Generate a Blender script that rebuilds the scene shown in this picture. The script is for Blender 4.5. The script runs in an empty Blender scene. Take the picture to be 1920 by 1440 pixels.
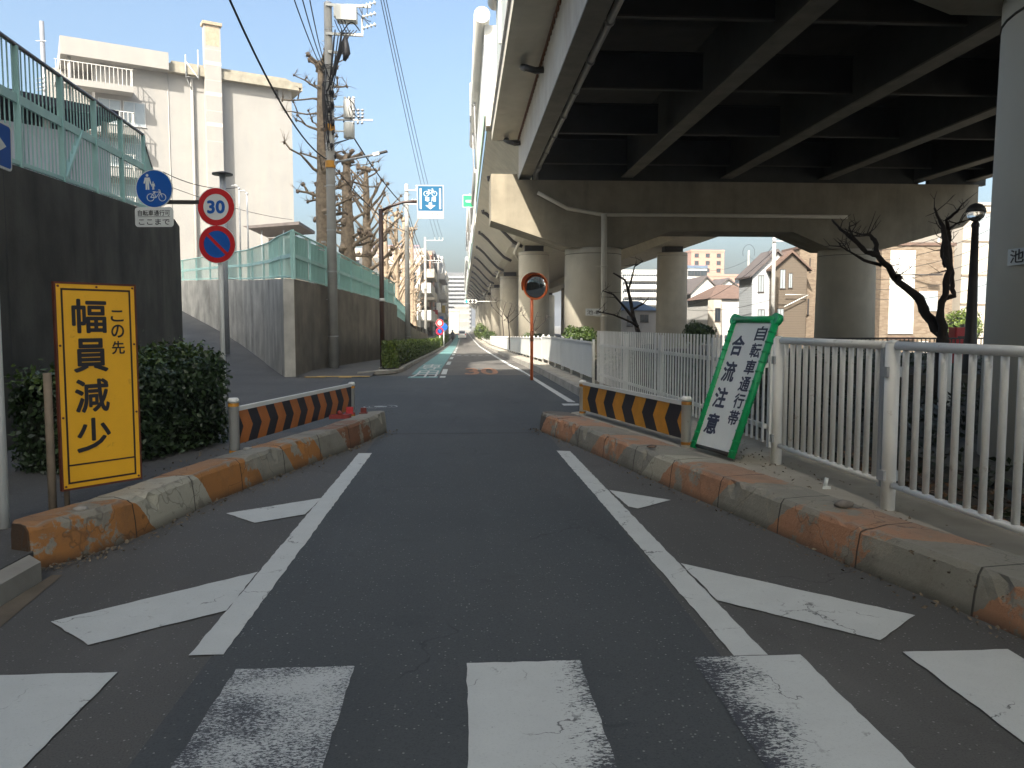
import bpy, math, random
import numpy as np
from mathutils import Vector, Matrix
R=math.radians
random.seed(7); rng=np.random.default_rng(7)
sc=bpy.context.scene; COL=sc.collection
# ------------------------------------------------------------------ camera, sky, sun, exposure
F=1500.0; CAMZ=1.5
YAW=math.atan(92/1500); PITCH=math.atan(112/1500*math.cos(YAW))
cam=bpy.data.objects.new('camera',bpy.data.cameras.new('camera')); COL.objects.link(cam)
cam.data.sensor_width=36; cam.data.lens=F*36/1920; cam.data.clip_start=.05; cam.data.clip_end=6000
cam.location=(0,0,CAMZ); cam.rotation_euler=(R(90)-PITCH,0,-YAW); sc.camera=cam
SUN_AZ=25; SUN_EL=42
sund=Vector((-math.sin(R(SUN_AZ))*math.cos(R(SUN_EL)),-math.cos(R(SUN_AZ))*math.cos(R(SUN_EL)),math.sin(R(SUN_EL))))
w=bpy.data.worlds.new('World'); sc.world=w; w.use_nodes=True
nt=w.node_tree; bg=nt.nodes['Background']; sky=nt.nodes.new('ShaderNodeTexSky')
sky.sky_type='NISHITA'; sky.sun_disc=False; sky.sun_elevation=R(SUN_EL); sky.sun_rotation=math.atan2(sund.x,sund.y)
sky.air_density=1.0; sky.dust_density=6.5; sky.ozone_density=1.0
tint=nt.nodes.new('ShaderNodeMix'); tint.data_type='RGBA'; tint.blend_type='MULTIPLY'; tint.inputs[0].default_value=1; tint.inputs[7].default_value=(.94,1.01,1.0,1)
nt.links.new(sky.outputs[0],tint.inputs[6]); nt.links.new(tint.outputs[2],bg.inputs[0]); bg.inputs[1].default_value=.115
sl=bpy.data.lights.new('sun','SUN'); sl.energy=3.9; sl.angle=R(.5); sl.color=(1,.93,.83)
so=bpy.data.objects.new('sun',sl); COL.objects.link(so); so.rotation_euler=sund.to_track_quat('Z','Y').to_euler(); so.location=(-20,-30,40)
sc.view_settings.view_transform='Standard'; sc.view_settings.look='None'; sc.view_settings.gamma=1; sc.view_settings.use_curve_mapping=False
sc.view_settings.exposure=1.55
# ------------------------------------------------------------------ geometry helpers
_fw=Vector((math.sin(YAW)*math.cos(PITCH),math.cos(YAW)*math.cos(PITCH),-math.sin(PITCH)))
_rt=Vector((math.cos(YAW),-math.sin(YAW),0)); _up=_rt.cross(_fw); _C=Vector((0,0,CAMZ))
def ray(px,py): return _fw*F+_rt*(px-960)-_up*(py-720)
def at(px,py,Y):            # measured photo point at road distance Y
    d=ray(px,py); return _C+d*(Y/d.y)
def gd(px,py,z=0.0):        # measured photo point at height z
    d=ray(px,py); return _C+d*((z-CAMZ)/d.z)
def gz(y):                  # the road dips gently beyond the junction
    xs=[-200,27,50,86,158,300,3000]; zs=[0,0,-.37,-.88,-1.24,-1.5,-1.5]
    return float(np.interp(y,xs,zs))
def worldloc(o):
    v=Vector((0,0,0))
    while o is not None: v=v+o.location; o=o.parent
    return v
class MB:
    def __init__(s): s.v=[];s.f=[];s.m=[];s.mi=0;s.sm=[];s.smooth=False;s.uv=None
    def add(s,vs,fs):
        b=len(s.v); s.v+= [tuple(p) for p in vs]
        for f in fs: s.f.append([b+i for i in f]); s.m.append(s.mi); s.sm.append(s.smooth)
    def box(s,a,b):
        x0,y0,z0=a;x1,y1,z1=b
        s.add([(x0,y0,z0),(x1,y0,z0),(x1,y1,z0),(x0,y1,z0),(x0,y0,z1),(x1,y0,z1),(x1,y1,z1),(x0,y1,z1)],
              [(3,2,1,0),(4,5,6,7),(0,1,5,4),(1,2,6,5),(2,3,7,6),(3,0,4,7)])
    def bar(s,p,q,w,h,up=(0,0,1)):      # rectangular bar from p to q
        p=Vector(p);q=Vector(q);d=(q-p).normalized();u=Vector(up)
        if abs(d.dot(u))>.98: u=Vector((0,1,0))
        r=d.cross(u).normalized();u=r.cross(d)
        vs=[]
        for c in (p,q):
            for a,b in ((-1,-1),(1,-1),(1,1),(-1,1)): vs.append(c+r*(a*w/2)+u*(b*h/2))
        s.add(vs,[(0,1,2,3),(7,6,5,4),(0,4,5,1),(1,5,6,2),(2,6,7,3),(3,7,4,0)])
    def tube(s,path,r,n=8,cap=True):
        path=[Vector(p) for p in path]; k=len(path)
        rs=r if isinstance(r,(list,tuple)) else [r]*k
        ov=s.smooth; s.smooth=True; base=len(s.v); ref=None
        for i,p in enumerate(path):
            d=(path[min(i+1,k-1)]-path[max(i-1,0)])
            d=d.normalized() if d.length>1e-9 else Vector((0,0,1))
            if ref is None:
                ref=Vector((1,0,0)) if abs(d.x)<.9 else Vector((0,1,0))
            a=(ref-d*ref.dot(d)).normalized(); b=d.cross(a); ref=a
            for j in range(n):
                t=2*math.pi*j/n; s.v.append(tuple(p+(a*math.cos(t)+b*math.sin(t))*rs[i]))
        for i in range(k-1):
            for j in range(n):
                s.f.append([base+i*n+j,base+i*n+(j+1)%n,base+(i+1)*n+(j+1)%n,base+(i+1)*n+j]); s.m.append(s.mi); s.sm.append(True)
        if cap:
            s.f.append([base+j for j in range(n)][::-1]); s.m.append(s.mi); s.sm.append(False)
            s.f.append([base+(k-1)*n+j for j in range(n)]); s.m.append(s.mi); s.sm.append(False)
        s.smooth=ov
    def cyl(s,x,y,z0,z1,r0,r1=None,n=16): s.tube([(x,y,z0),(x,y,z1)],[r0,r0 if r1 is None else r1],n)
    def lathe(s,c,prof,n=20):            # prof: (r,z) pairs round a vertical axis at c
        c=Vector(c); s.tube([c+Vector((0,0,z)) for r,z in prof],[max(r,1e-4) for r,z in prof],n)
    def prism(s,poly,fn0,fn1):           # polygon mapped by two functions to its two end faces
        n=len(poly); a=[fn0(p) for p in poly]; b=[fn1(p) for p in poly]
        s.add(a+b,[list(range(n))[::-1],list(range(n,2*n))]+[(i,(i+1)%n,n+(i+1)%n,n+i) for i in range(n)])
    def extY(s,poly,y0,y1): s.prism(poly,lambda p:(p[0],y0,p[1]),lambda p:(p[0],y1,p[1]))
    def extZ(s,poly,z0,z1): s.prism(poly,lambda p:(p[0],p[1],z0),lambda p:(p[0],p[1],z1))
    def blob(s,c,r,seed=0,n=6,jit=.25):
        rr=random.Random(seed); c=Vector(c); ov=s.smooth; s.smooth=True
        vs=[];fs=[];m=n+2;k=n
        for i in range(k+1):
            th=math.pi*i/k
            for j in range(m):
                ph=2*math.pi*j/m; q=1+rr.uniform(-jit,jit)
                vs.append(c+Vector((math.sin(th)*math.cos(ph),math.sin(th)*math.sin(ph),math.cos(th)))*(r*q if not isinstance(r,tuple) else q)*1.0 if not isinstance(r,tuple) else c+Vector((math.sin(th)*math.cos(ph)*r[0],math.sin(th)*math.sin(ph)*r[1],math.cos(th)*r[2]))*q)
        for i in range(k):
            for j in range(m): fs.append((i*m+j,(i+1)*m+j,(i+1)*m+(j+1)%m,i*m+(j+1)%m))
        s.add(vs,fs); s.smooth=ov
    def build(s,name,mats,parent=None):
        if not isinstance(mats,(list,tuple)): mats=[mats]
        me=bpy.data.meshes.new(name)
        off=worldloc(parent) if parent is not None else Vector((0,0,0))
        me.from_pydata([(v[0]-off.x,v[1]-off.y,v[2]-off.z) for v in s.v],[],s.f)
        for m in mats: me.materials.append(m)
        me.polygons.foreach_set('material_index',s.m); me.polygons.foreach_set('use_smooth',s.sm)
        if s.uv is not None:
            ul=me.uv_layers.new(name='UVMap')
            li=np.empty(len(me.loops),dtype=np.int32); me.loops.foreach_get('vertex_index',li)
            ul.data.foreach_set('uv',np.array(s.uv,dtype=np.float32)[li].ravel())
        me.validate(); me.update()
        o=bpy.data.objects.new(name,me); COL.objects.link(o)
        if parent is not None: o.parent=parent
        return o
def tag(o,label=None,cat=None,group=None,kind=None):
    if label: o['label']=label
    if cat: o['category']=cat
    if group: o['group']=group
    if kind: o['kind']=kind
    return o
def thing(name,label,cat,loc=(0,0,0),group=None):
    o=bpy.data.objects.new(name,None); COL.objects.link(o); o.location=loc; o.empty_display_size=.2
    return tag(o,label,cat,group)
def struct(name,mb,m): return tag(mb.build(name,m),kind='structure')
def dup(o,parent=None):
    c=o.copy(); COL.objects.link(c)
    if parent is not None: c.parent=parent
    for ch in list(o.children): dup(ch,c)
    return c
class Fr:                                # a plane in space: origin, right, up, normal towards the viewer
    def __init__(s,o,r,u):
        s.o=Vector(o); s.r=Vector(r).normalized(); u=Vector(u); s.u=(u-s.r*u.dot(s.r)).normalized(); s.n=s.r.cross(s.u)
    def __call__(s,x,y,d=0): return s.o+s.r*x+s.u*y+s.n*d
def plate(mb,fr,poly,d0,d1): mb.prism(poly,lambda p:fr(p[0],p[1],d0),lambda p:fr(p[0],p[1],d1))
def flat(mb,fr,poly,d): mb.add([fr(p[0],p[1],d) for p in poly],[list(range(len(poly)))])
def rect(x0,y0,x1,y1): return [(x0,y0),(x1,y0),(x1,y1),(x0,y1)]
def rrect(x0,y0,x1,y1,r,n=4):
    P=[]
    for cx,cy,a in ((x1-r,y0+r,-90),(x1-r,y1-r,0),(x0+r,y1-r,90),(x0+r,y0+r,180)):
        for i in range(n+1): t=R(a+90*i/n); P.append((cx+r*math.cos(t),cy+r*math.sin(t)))
    return P
def circ(cx,cy,r,n=32): return [(cx+r*math.cos(2*math.pi*i/n),cy+r*math.sin(2*math.pi*i/n)) for i in range(n)]
def ring(mb,fr,cx,cy,r0,r1,d,n=32):
    vs=[fr(*p,d) for p in circ(cx,cy,r0,n)]+[fr(*p,d) for p in circ(cx,cy,r1,n)]
    mb.add(vs,[(i,n+i,n+(i+1)%n,(i+1)%n)[::-1] for i in range(n)])
def stroke(mb,fr,p,q,wd,d):
    p=Vector((p[0],p[1]));q=Vector((q[0],q[1]));t=(q-p).normalized();n=Vector((-t.y,t.x))*wd/2
    flat(mb,fr,[p-n,q-n,q+n,p+n],d)
_txt={}
def glyphs(sn,bold):
    k=(sn,bold)
    if k not in _txt:
        c=bpy.data.curves.new('t','FONT'); c.body=sn; c.offset=bold; c.resolution_u=4
        o=bpy.data.objects.new('t',c); COL.objects.link(o)
        dg=bpy.context.evaluated_depsgraph_get(); ev=o.evaluated_get(dg); m=ev.to_mesh()
        v=[(p.co.x,p.co.y) for p in m.vertices]; f=[list(p.vertices) for p in m.polygons]
        nrm=[p.normal.z for p in m.polygons]
        f=[q if nn>=0 else q[::-1] for q,nn in zip(f,nrm)]
        ev.to_mesh_clear(); bpy.data.objects.remove(o); bpy.data.curves.remove(c)
        _txt[k]=(v,f)
    return _txt[k]
def text(mb,fr,sn,cx,cy,wd,ht,d,bold=.0):  # writing fitted to a box centred at cx,cy; bold by overlaid shifts
    v,f=glyphs(sn,0)
    xs=[p[0] for p in v];ys=[p[1] for p in v]
    x0,x1,y0,y1=min(xs),max(xs),min(ys),max(ys)
    em=ht/(y1-y0); n=8 if bold else 1
    for i in range(n):
        sx=bold*em*math.cos(2*math.pi*i/n); sy=bold*em*math.sin(2*math.pi*i/n); w2=wd-2*bold*em*(n>1); h2=ht-2*bold*em*(n>1)
        mb.add([fr(cx+sx+((p[0]-x0)/(x1-x0)-.5)*w2,cy+sy+((p[1]-y0)/(y1-y0)-.5)*h2,d+.00012*i) for p in v],f)
# ------------------------------------------------------------------ materials
def newmat(name):
    m=bpy.data.materials.new(name); m.use_nodes=True; n=m.node_tree
    return m,n,n.nodes['Principled BSDF']
def nd(n,t,**k):
    x=n.nodes.new(t)
    for a,b in k.items():
        if a in x.inputs: x.inputs[a].default_value=b
        else: setattr(x,a,b)
    return x
def noise(n,scale,detail=4,vec=None,rough=.55):
    x=nd(n,'ShaderNodeTexNoise'); x.inputs['Scale'].default_value=scale; x.inputs['Detail'].default_value=detail; x.inputs['Roughness'].default_value=rough
    if vec is not None: n.links.new(vec,x.inputs['Vector'])
    return x.outputs['Fac']
def ramp(n,fac,pts,const=False):
    x=nd(n,'ShaderNodeValToRGB'); e=x.color_ramp.elements
    if const: x.color_ramp.interpolation='CONSTANT'
    while len(e)<len(pts): e.new(.5)
    for i,(p,c) in enumerate(pts):
        e[i].position=p; e[i].color=(c,c,c,1) if not isinstance(c,(tuple,list)) else (c[0],c[1],c[2],1)
    n.links.new(fac,x.inputs[0]); return x.outputs[0]
def mix(n,fac,a,b,mode='MIX'):
    x=nd(n,'ShaderNodeMix'); x.data_type='RGBA'; x.blend_type=mode
    for i,q in ((0,fac),(6,a),(7,b)):
        if isinstance(q,(int,float)): x.inputs[i].default_value=q
        elif isinstance(q,(tuple,list)): x.inputs[i].default_value=(q[0],q[1],q[2],1)
        else: n.links.new(q,x.inputs[i])
    return x.outputs[2]
def coords(n,scale=(1,1,1)):
    tc=nd(n,'ShaderNodeNewGeometry'); mp=nd(n,'ShaderNodeMapping'); mp.inputs['Scale'].default_value=scale
    n.links.new(tc.outputs['Position'],mp.inputs['Vector']); return mp.outputs[0]
def bump(n,b,h,st,dist=.01):
    x=nd(n,'ShaderNodeBump'); x.inputs['Strength'].default_value=st; x.inputs['Distance'].default_value=dist
    n.links.new(h,x.inputs['Height']); n.links.new(x.outputs[0],b.inputs['Normal'])
def M(name,col,rough=.7,var=.12,scale=5.0,streak=0.0,scol=None,bumpy=0.0,bscale=40,metal=0.0,spots=0.0,spcol=(.12,.05,.02)):
    m,n,b=newmat(name)
    c=tuple(col)
    v=coords(n)
    cc=mix(n,ramp(n,noise(n,scale,6,v),[(.3,0),(.7,1)]),tuple(max(0,q*(1-var)) for q in c),tuple(min(1,q*(1+var)) for q in c))
    if streak:
        vs=coords(n,(1.0,1.0,.10)); sf=ramp(n,noise(n,1.5,7,vs,.62),[(.40,0),(.66,streak)])
        bl=ramp(n,noise(n,.9,6,v,.65),[(.35,.15),(.7,1)]); sf=mix(n,1.0,sf,bl,'MULTIPLY')
        cc=mix(n,sf,cc,scol or tuple(q*.35 for q in c))
    if spots:
        cc=mix(n,ramp(n,noise(n,9,6,v,.7),[(.62,0),(.68,spots)]),cc,spcol)
    n.links.new(cc,b.inputs['Base Color']); b.inputs['Roughness'].default_value=rough; b.inputs['Metallic'].default_value=metal
    if bumpy: bump(n,b,noise(n,bscale,5,v),bumpy)
    return m
def emis(m,col,st):
    b=m.node_tree.nodes['Principled BSDF']; b.inputs['Emission Color'].default_value=(*col,1); b.inputs['Emission Strength'].default_value=st
def asphalt(name,c0,c1,patch=True):
    m,n,b=newmat(name); v=coords(n)
    big=noise(n,.35,5,v); cc=mix(n,ramp(n,big,[(.35,0),(.65,1)]),c0,c1)
    fine=noise(n,120,2,v,.7); cc=mix(n,ramp(n,fine,[(.35,.35),(.5,0)]),cc,(.012,.012,.013))
    vo=nd(n,'ShaderNodeTexVoronoi'); vo.inputs['Scale'].default_value=70; n.links.new(v,vo.inputs['Vector'])
    cs=nd(n,'ShaderNodeSeparateColor'); n.links.new(vo.outputs['Color'],cs.inputs[0])
    sel=ramp(n,cs.outputs[0],[(.90,0),(.97,1)]); near=ramp(n,vo.outputs['Distance'],[(.2,1),(.38,0)])
    sp=mix(n,1.0,sel,near,'MULTIPLY'); cc=mix(n,sp,cc,(.28,.275,.26))
    ck=nd(n,'ShaderNodeTexVoronoi',feature='DISTANCE_TO_EDGE'); ck.inputs['Scale'].default_value=.55
    wn=nd(n,'ShaderNodeTexNoise'); wn.inputs['Scale'].default_value=2.2; wn.inputs['Detail'].default_value=6; n.links.new(v,wn.inputs['Vector'])
    ws=nd(n,'ShaderNodeVectorMath',operation='SCALE'); ws.inputs['Scale'].default_value=.9; n.links.new(wn.outputs['Color'],ws.inputs[0]); wa=nd(n,'ShaderNodeVectorMath',operation='ADD'); n.links.new(v,wa.inputs[0]); n.links.new(ws.outputs[0],wa.inputs[1]); n.links.new(wa.outputs[0],ck.inputs['Vector'])
    cm=mix(n,1.0,ramp(n,ck.outputs[0],[(.0025,.55),(.007,0)]),ramp(n,noise(n,.5,3,v),[(.5,0),(.6,1)]),'MULTIPLY'); cc=mix(n,cm,cc,(.015,.015,.015))
    sn=noise(n,1.7,7,v,.65); cc=mix(n,ramp(n,sn,[(.60,0),(.72,.45)]),cc,tuple(q*.55 for q in c0)); cc=mix(n,ramp(n,noise(n,.9,7,coords(n,(1.6,.5,1)),.6),[(.55,0),(.75,.35)]),cc,tuple(q*1.5 for q in c1))
    st=noise(n,1.0,4,coords(n,(2.2,.25,1))); cc=mix(n,ramp(n,st,[(.5,0),(.75,.4)]),cc,tuple(q*.7 for q in c0))
    n.links.new(cc,b.inputs['Base Color']); b.inputs['Roughness'].default_value=.78
    bump(n,b,fine,.5,.006); return m
def paint(name,col,base,wear,grad=None,grain=26):   # road paint worn through to the asphalt
    m,n,b=newmat(name); v=coords(n)
    a=noise(n,grain,8,coords(n,(1,2.2,1)),.75); g=noise(n,2.2,4,v)
    s=nd(n,'ShaderNodeMath',operation='ADD'); n.links.new(a,s.inputs[0])
    s2=nd(n,'ShaderNodeMath',operation='MULTIPLY'); n.links.new(g,s2.inputs[0]); s2.inputs[1].default_value=.5; n.links.new(s2.outputs[0],s.inputs[1])
    src=s.outputs[0]
    if grad is not None:                   # wear concentrated along one side of the marking, as tyres leave it
        x0,x1,k=grad; sp=nd(n,'ShaderNodeSeparateXYZ'); n.links.new(v,sp.inputs[0])
        mr=nd(n,'ShaderNodeMapRange'); n.links.new(sp.outputs[0],mr.inputs[0]); mr.inputs[1].default_value=x0; mr.inputs[2].default_value=x1; mr.inputs[3].default_value=0; mr.inputs[4].default_value=k
        s3=nd(n,'ShaderNodeMath',operation='ADD'); n.links.new(src,s3.inputs[0]); n.links.new(mr.outputs[0],s3.inputs[1]); src=s3.outputs[0]
    fac=ramp(n,src,[(wear,0),(wear+.035,1)])
    cl=mix(n,noise(n,5,5,v),tuple(q*.82 for q in col),col)
    cl=mix(n,ramp(n,noise(n,90,3,v),[(.3,.25),(.45,0)]),cl,tuple(q*.6 for q in col))
    ck=nd(n,'ShaderNodeTexVoronoi',feature='DISTANCE_TO_EDGE'); ck.inputs['Scale'].default_value=2.3; wn=nd(n,'ShaderNodeTexNoise'); wn.inputs['Scale'].default_value=6; wn.inputs['Detail'].default_value=5; n.links.new(v,wn.inputs['Vector'])
    ws=nd(n,'ShaderNodeVectorMath',operation='SCALE'); ws.inputs['Scale'].default_value=.35; n.links.new(wn.outputs['Color'],ws.inputs[0]); wa=nd(n,'ShaderNodeVectorMath',operation='ADD'); n.links.new(v,wa.inputs[0]); n.links.new(ws.outputs[0],wa.inputs[1]); n.links.new(wa.outputs[0],ck.inputs['Vector'])
    cm=mix(n,1.0,ramp(n,ck.outputs[0],[(.004,.8),(.010,0)]),ramp(n,noise(n,2.0,4,v),[(.52,0),(.58,1)]),'MULTIPLY'); cl=mix(n,cm,cl,(.05,.05,.05))
    cl=mix(n,ramp(n,noise(n,14,4,v,.7),[(.66,0),(.72,.5)]),cl,(.16,.16,.155))
    n.links.new(mix(n,fac,cl,base),b.inputs['Base Color']); b.inputs['Roughness'].default_value=.7
    bump(n,b,noise(n,120,2,v),.25,.004); return m
def kerbmat(name,stops,cols,nj=9,sl=-.07):              # worn painted bands along a kerb; u runs along it
    m,n,b=newmat(name); uv=nd(n,'ShaderNodeUVMap'); sp=nd(n,'ShaderNodeSeparateXYZ'); n.links.new(uv.outputs[0],sp.inputs[0])
    v=coords(n); nz=noise(n,7,6,v,.65)
    a=nd(n,'ShaderNodeMath',operation='MULTIPLY_ADD'); n.links.new(sp.outputs[1],a.inputs[0]); a.inputs[1].default_value=sl; n.links.new(sp.outputs[0],a.inputs[2])
    a2=nd(n,'ShaderNodeMath',operation='MULTIPLY_ADD'); n.links.new(nz,a2.inputs[0]); a2.inputs[1].default_value=.012; n.links.new(a.outputs[0],a2.inputs[2])
    cc=ramp(n,a2.outputs[0],list(zip(stops,cols)),True)
    con=mix(n,noise(n,4,6,v),(.23,.205,.16),(.40,.37,.30))
    wear=ramp(n,noise(n,2.6,10,v,.70),[(.555,0),(.585,1)])
    cc=mix(n,wear,cc,con)
    dirt=ramp(n,noise(n,2.1,8,v,.7),[(.48,0),(.75,.6)]); cc=mix(n,dirt,cc,(.09,.075,.06))
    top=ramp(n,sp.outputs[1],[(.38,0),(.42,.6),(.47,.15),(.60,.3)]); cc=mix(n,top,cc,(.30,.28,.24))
    crk=nd(n,'ShaderNodeTexVoronoi',feature='DISTANCE_TO_EDGE'); crk.inputs['Scale'].default_value=1.1
    wv=nd(n,'ShaderNodeVectorMath',operation='ADD'); nn=nd(n,'ShaderNodeTexNoise'); nn.inputs['Scale'].default_value=5; n.links.new(v,nn.inputs['Vector'])
    sc_=nd(n,'ShaderNodeVectorMath',operation='SCALE'); sc_.inputs['Scale'].default_value=.28; n.links.new(nn.outputs['Color'],sc_.inputs[0]); n.links.new(v,wv.inputs[0]); n.links.new(sc_.outputs[0],wv.inputs[1]); n.links.new(wv.outputs[0],crk.inputs['Vector'])
    cr=ramp(n,crk.outputs[0],[(.002,.45),(.006,0)]); cc=mix(n,cr,cc,(.03,.026,.022))
    jm=nd(n,'ShaderNodeMath',operation='MULTIPLY'); n.links.new(sp.outputs[0],jm.inputs[0]); jm.inputs[1].default_value=nj; jf=nd(n,'ShaderNodeMath',operation='FRACT'); n.links.new(jm.outputs[0],jf.inputs[0])
    cc=mix(n,ramp(n,jf.outputs[0],[(0,.85),(.012,.85),(.02,0)]),cc,(.02,.018,.015))
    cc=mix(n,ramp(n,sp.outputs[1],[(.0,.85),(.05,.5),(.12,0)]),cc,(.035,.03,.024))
    cc=mix(n,ramp(n,noise(n,22,6,v,.75),[(.60,0),(.68,.5)]),cc,(.05,.04,.03))
    n.links.new(cc,b.inputs['Base Color']); b.inputs['Roughness'].default_value=.85
    bump(n,b,noise(n,30,9,v,.75),.9,.015); return m
def glassmat(name,col=(.03,.04,.05),rough=.08):
    m,n,b=newmat(name); b.inputs['Base Color'].default_value=(*col,1); b.inputs['Roughness'].default_value=rough; b.inputs['Specular IOR Level'].default_value=.7; return m
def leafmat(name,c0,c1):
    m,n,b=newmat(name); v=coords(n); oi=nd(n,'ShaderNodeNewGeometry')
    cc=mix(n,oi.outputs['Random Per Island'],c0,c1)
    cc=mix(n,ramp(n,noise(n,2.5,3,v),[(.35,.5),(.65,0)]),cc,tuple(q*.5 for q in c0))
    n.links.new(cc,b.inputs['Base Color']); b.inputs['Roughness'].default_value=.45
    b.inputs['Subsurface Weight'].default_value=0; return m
def brickmat(name,c1,c2,mortar,scale,bw=.5,rh=.25):
    m,n,b=newmat(name); tc=nd(n,'ShaderNodeNewGeometry'); sp=nd(n,'ShaderNodeSeparateXYZ'); n.links.new(tc.outputs['Position'],sp.inputs[0])
    ad=nd(n,'ShaderNodeMath',operation='ADD'); n.links.new(sp.outputs[0],ad.inputs[0]); n.links.new(sp.outputs[1],ad.inputs[1])
    cb=nd(n,'ShaderNodeCombineXYZ'); n.links.new(ad.outputs[0],cb.inputs[0]); n.links.new(sp.outputs[2],cb.inputs[1])
    br=nd(n,'ShaderNodeTexBrick'); br.inputs['Scale'].default_value=scale; br.inputs['Color1'].default_value=(*c1,1); br.inputs['Color2'].default_value=(*c2,1); br.inputs['Mortar'].default_value=(*mortar,1)
    br.inputs['Mortar Size'].default_value=.02; br.inputs['Brick Width'].default_value=bw; br.inputs['Row Height'].default_value=rh
    n.links.new(cb.outputs[0],br.inputs['Vector']); cc=mix(n,noise(n,1.3,4),br.outputs[0],mortar) if False else br.outputs[0]
    n.links.new(cc,b.inputs['Base Color']); b.inputs['Roughness'].default_value=.85; return m
def sidingmat(name,c,pitch=.22):           # horizontal boards with a shadow gap
    m,n,b=newmat(name); tc=nd(n,'ShaderNodeNewGeometry'); sp=nd(n,'ShaderNodeSeparateXYZ'); n.links.new(tc.outputs['Position'],sp.inputs[0])
    d=nd(n,'ShaderNodeMath',operation='DIVIDE'); n.links.new(sp.outputs[2],d.inputs[0]); d.inputs[1].default_value=pitch
    fr=nd(n,'ShaderNodeMath',operation='FRACT'); n.links.new(d.outputs[0],fr.inputs[0])
    cc=ramp(n,fr.outputs[0],[(0,tuple(q*.35 for q in c)),(.14,c),(1,c)])
    n.links.new(cc,b.inputs['Base Color']); b.inputs['Roughness'].default_value=.7; bump(n,b,fr.outputs[0],.6,.03); return m
m_asph=asphalt('asphalt_lane',(.060,.067,.071),(.080,.086,.088))
m_asph_lit=asphalt('asphalt_sunlit',(.115,.108,.098),(.15,.14,.125))  # far road paler: sunlight put into the colour, over an older surface
m_asph2=asphalt('asphalt_side',(.087,.085,.080),(.112,.108,.101))
m_path=asphalt('asphalt_path',(.085,.083,.08),(.12,.117,.11))
m_paint=paint('road_paint_white',(.60,.62,.60),(.06,.062,.066),.93)
m_paintmid=paint('road_paint_scuffed',(.60,.62,.60),(.055,.058,.062),.93,(.5,.15,-.0))
m_pw0=paint('road_paint_edge_worn',(.60,.62,.60),(.06,.063,.07),.93,(.30,.53,.24),48)
m_pw1=paint('road_paint_left_worn',(.60,.62,.60),(.05,.055,.066),.93,(1.36,1.0,.28),48)
m_pw2=paint('road_paint_worn',(.55,.57,.56),(.055,.06,.07),.735,None,75)
m_teal=paint('lane_paint_teal',(.15,.31,.30),(.07,.085,.085),.90)
m_orp=paint('road_paint_orange',(.50,.24,.13),(.06,.06,.063),.80)
m_conc=M('concrete_grey',(.34,.32,.28),.85,.18,2.5,.5,(.13,.115,.09),.25,30)
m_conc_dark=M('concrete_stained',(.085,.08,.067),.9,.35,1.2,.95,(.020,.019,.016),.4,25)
m_conc_w2=M('concrete_wall_brown',(.20,.175,.14),.9,.3,1.1,.8,(.06,.05,.04),.3,25)
m_conc_lt=M('concrete_pale',(.60,.56,.47),.8,.08,1.2,.35,(.38,.34,.25),.12,30)
m_conc_wing=M('concrete_soffit',(.55,.50,.39),.85,.10,1.6,.3,(.30,.26,.17),.1,30)
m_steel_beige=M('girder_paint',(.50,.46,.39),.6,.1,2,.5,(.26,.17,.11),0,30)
m_steel_shade=M('girder_paint_shaded',(.04,.04,.034),.7,.2,2)  # same girder paint, near black: under-deck shade put into the colour
m_flange=M('girder_flange',(.19,.175,.14),.7,.2,2,.4,(.07,.06,.05))  # paler than the webs: their slight lighting put into the colour
m_rust=M('rust',(.16,.07,.035),.9,.4,8)
m_pave=M('pavement_concrete',(.36,.325,.265),.9,.15,3,0,None,.2,60,0,.4,(.2,.18,.15))
m_soil=M('soil',(.055,.046,.036),.95,.4,4,0,None,.8,25)
m_white=M('white_metal',(.74,.74,.70),.45,.05,4)
m_whitew=M('white_metal_weathered',(.82,.81,.77),.5,.06,3,.18,(.55,.50,.41),0,30,0,.35,(.30,.2,.12))
m_polew=M('pole_white',(.80,.81,.77),.5,.07,3,.2,(.42,.42,.38))
m_galv=M('galvanised',(.42,.43,.44),.45,.1,6,0,None,0,30,.3)
m_dark=M('dark_metal',(.035,.03,.028),.5,.2,6)
m_brown=M('brown_metal',(.06,.033,.026),.45,.15,6)
m_black=M('black_rubber',(.015,.015,.017),.6,.1)
m_teal_m=M('turquoise_paint',(.42,.68,.63),.5,.08,3,.2,(.20,.36,.33))
m_rail=M('rail_violet',(.055,.05,.07),.4,.2,5)
m_yel=M('sign_yellow',(.84,.43,.015),.45,.06,3,.15,(.45,.20,.02),0,30,0,.3,(.3,.12,.02))
m_dkred=M('rust_frame',(.11,.028,.014),.6,.3,8)
m_ink=M('sign_black',(.018,.016,.02),.5,.1)
m_inkbrown=M('sign_black_brown',(.03,.014,.01),.5,.2)
m_blue=M('sign_blue',(.01,.10,.42),.35,.04)
m_blue2=M('sign_sky_blue',(.012,.12,.25),.35,.04)
m_red=M('sign_red',(.55,.02,.025),.35,.05)
m_signw=M('sign_white',(.70,.72,.70),.4,.04)
m_chev_o=M('chevron_orange',(.50,.155,.03),.45,.12,8)
m_chev_y=M('chevron_amber',(.62,.27,.02),.45,.1,8)
m_chev_k=M('chevron_black',(.018,.018,.026),.5,.2)
m_green=M('sign_green_tube',(.005,.36,.12),.4,.06)
m_mirO=M('mirror_orange',(.72,.17,.055),.4,.1,5)
m_tact=M('tactile_yellow',(.50,.34,.12),.8,.12,8)
m_cream=M('plaster_cream',(.30,.29,.275),.85,.04,.8,.18,(.55,.48,.38))
m_cream2=M('plaster_beige',(.44,.40,.34),.85,.05,1)
m_wht=M('plaster_white',(.55,.54,.51),.85,.04,1)
m_grey=M('plaster_grey',(.13,.135,.145),.85,.06,1)
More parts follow.
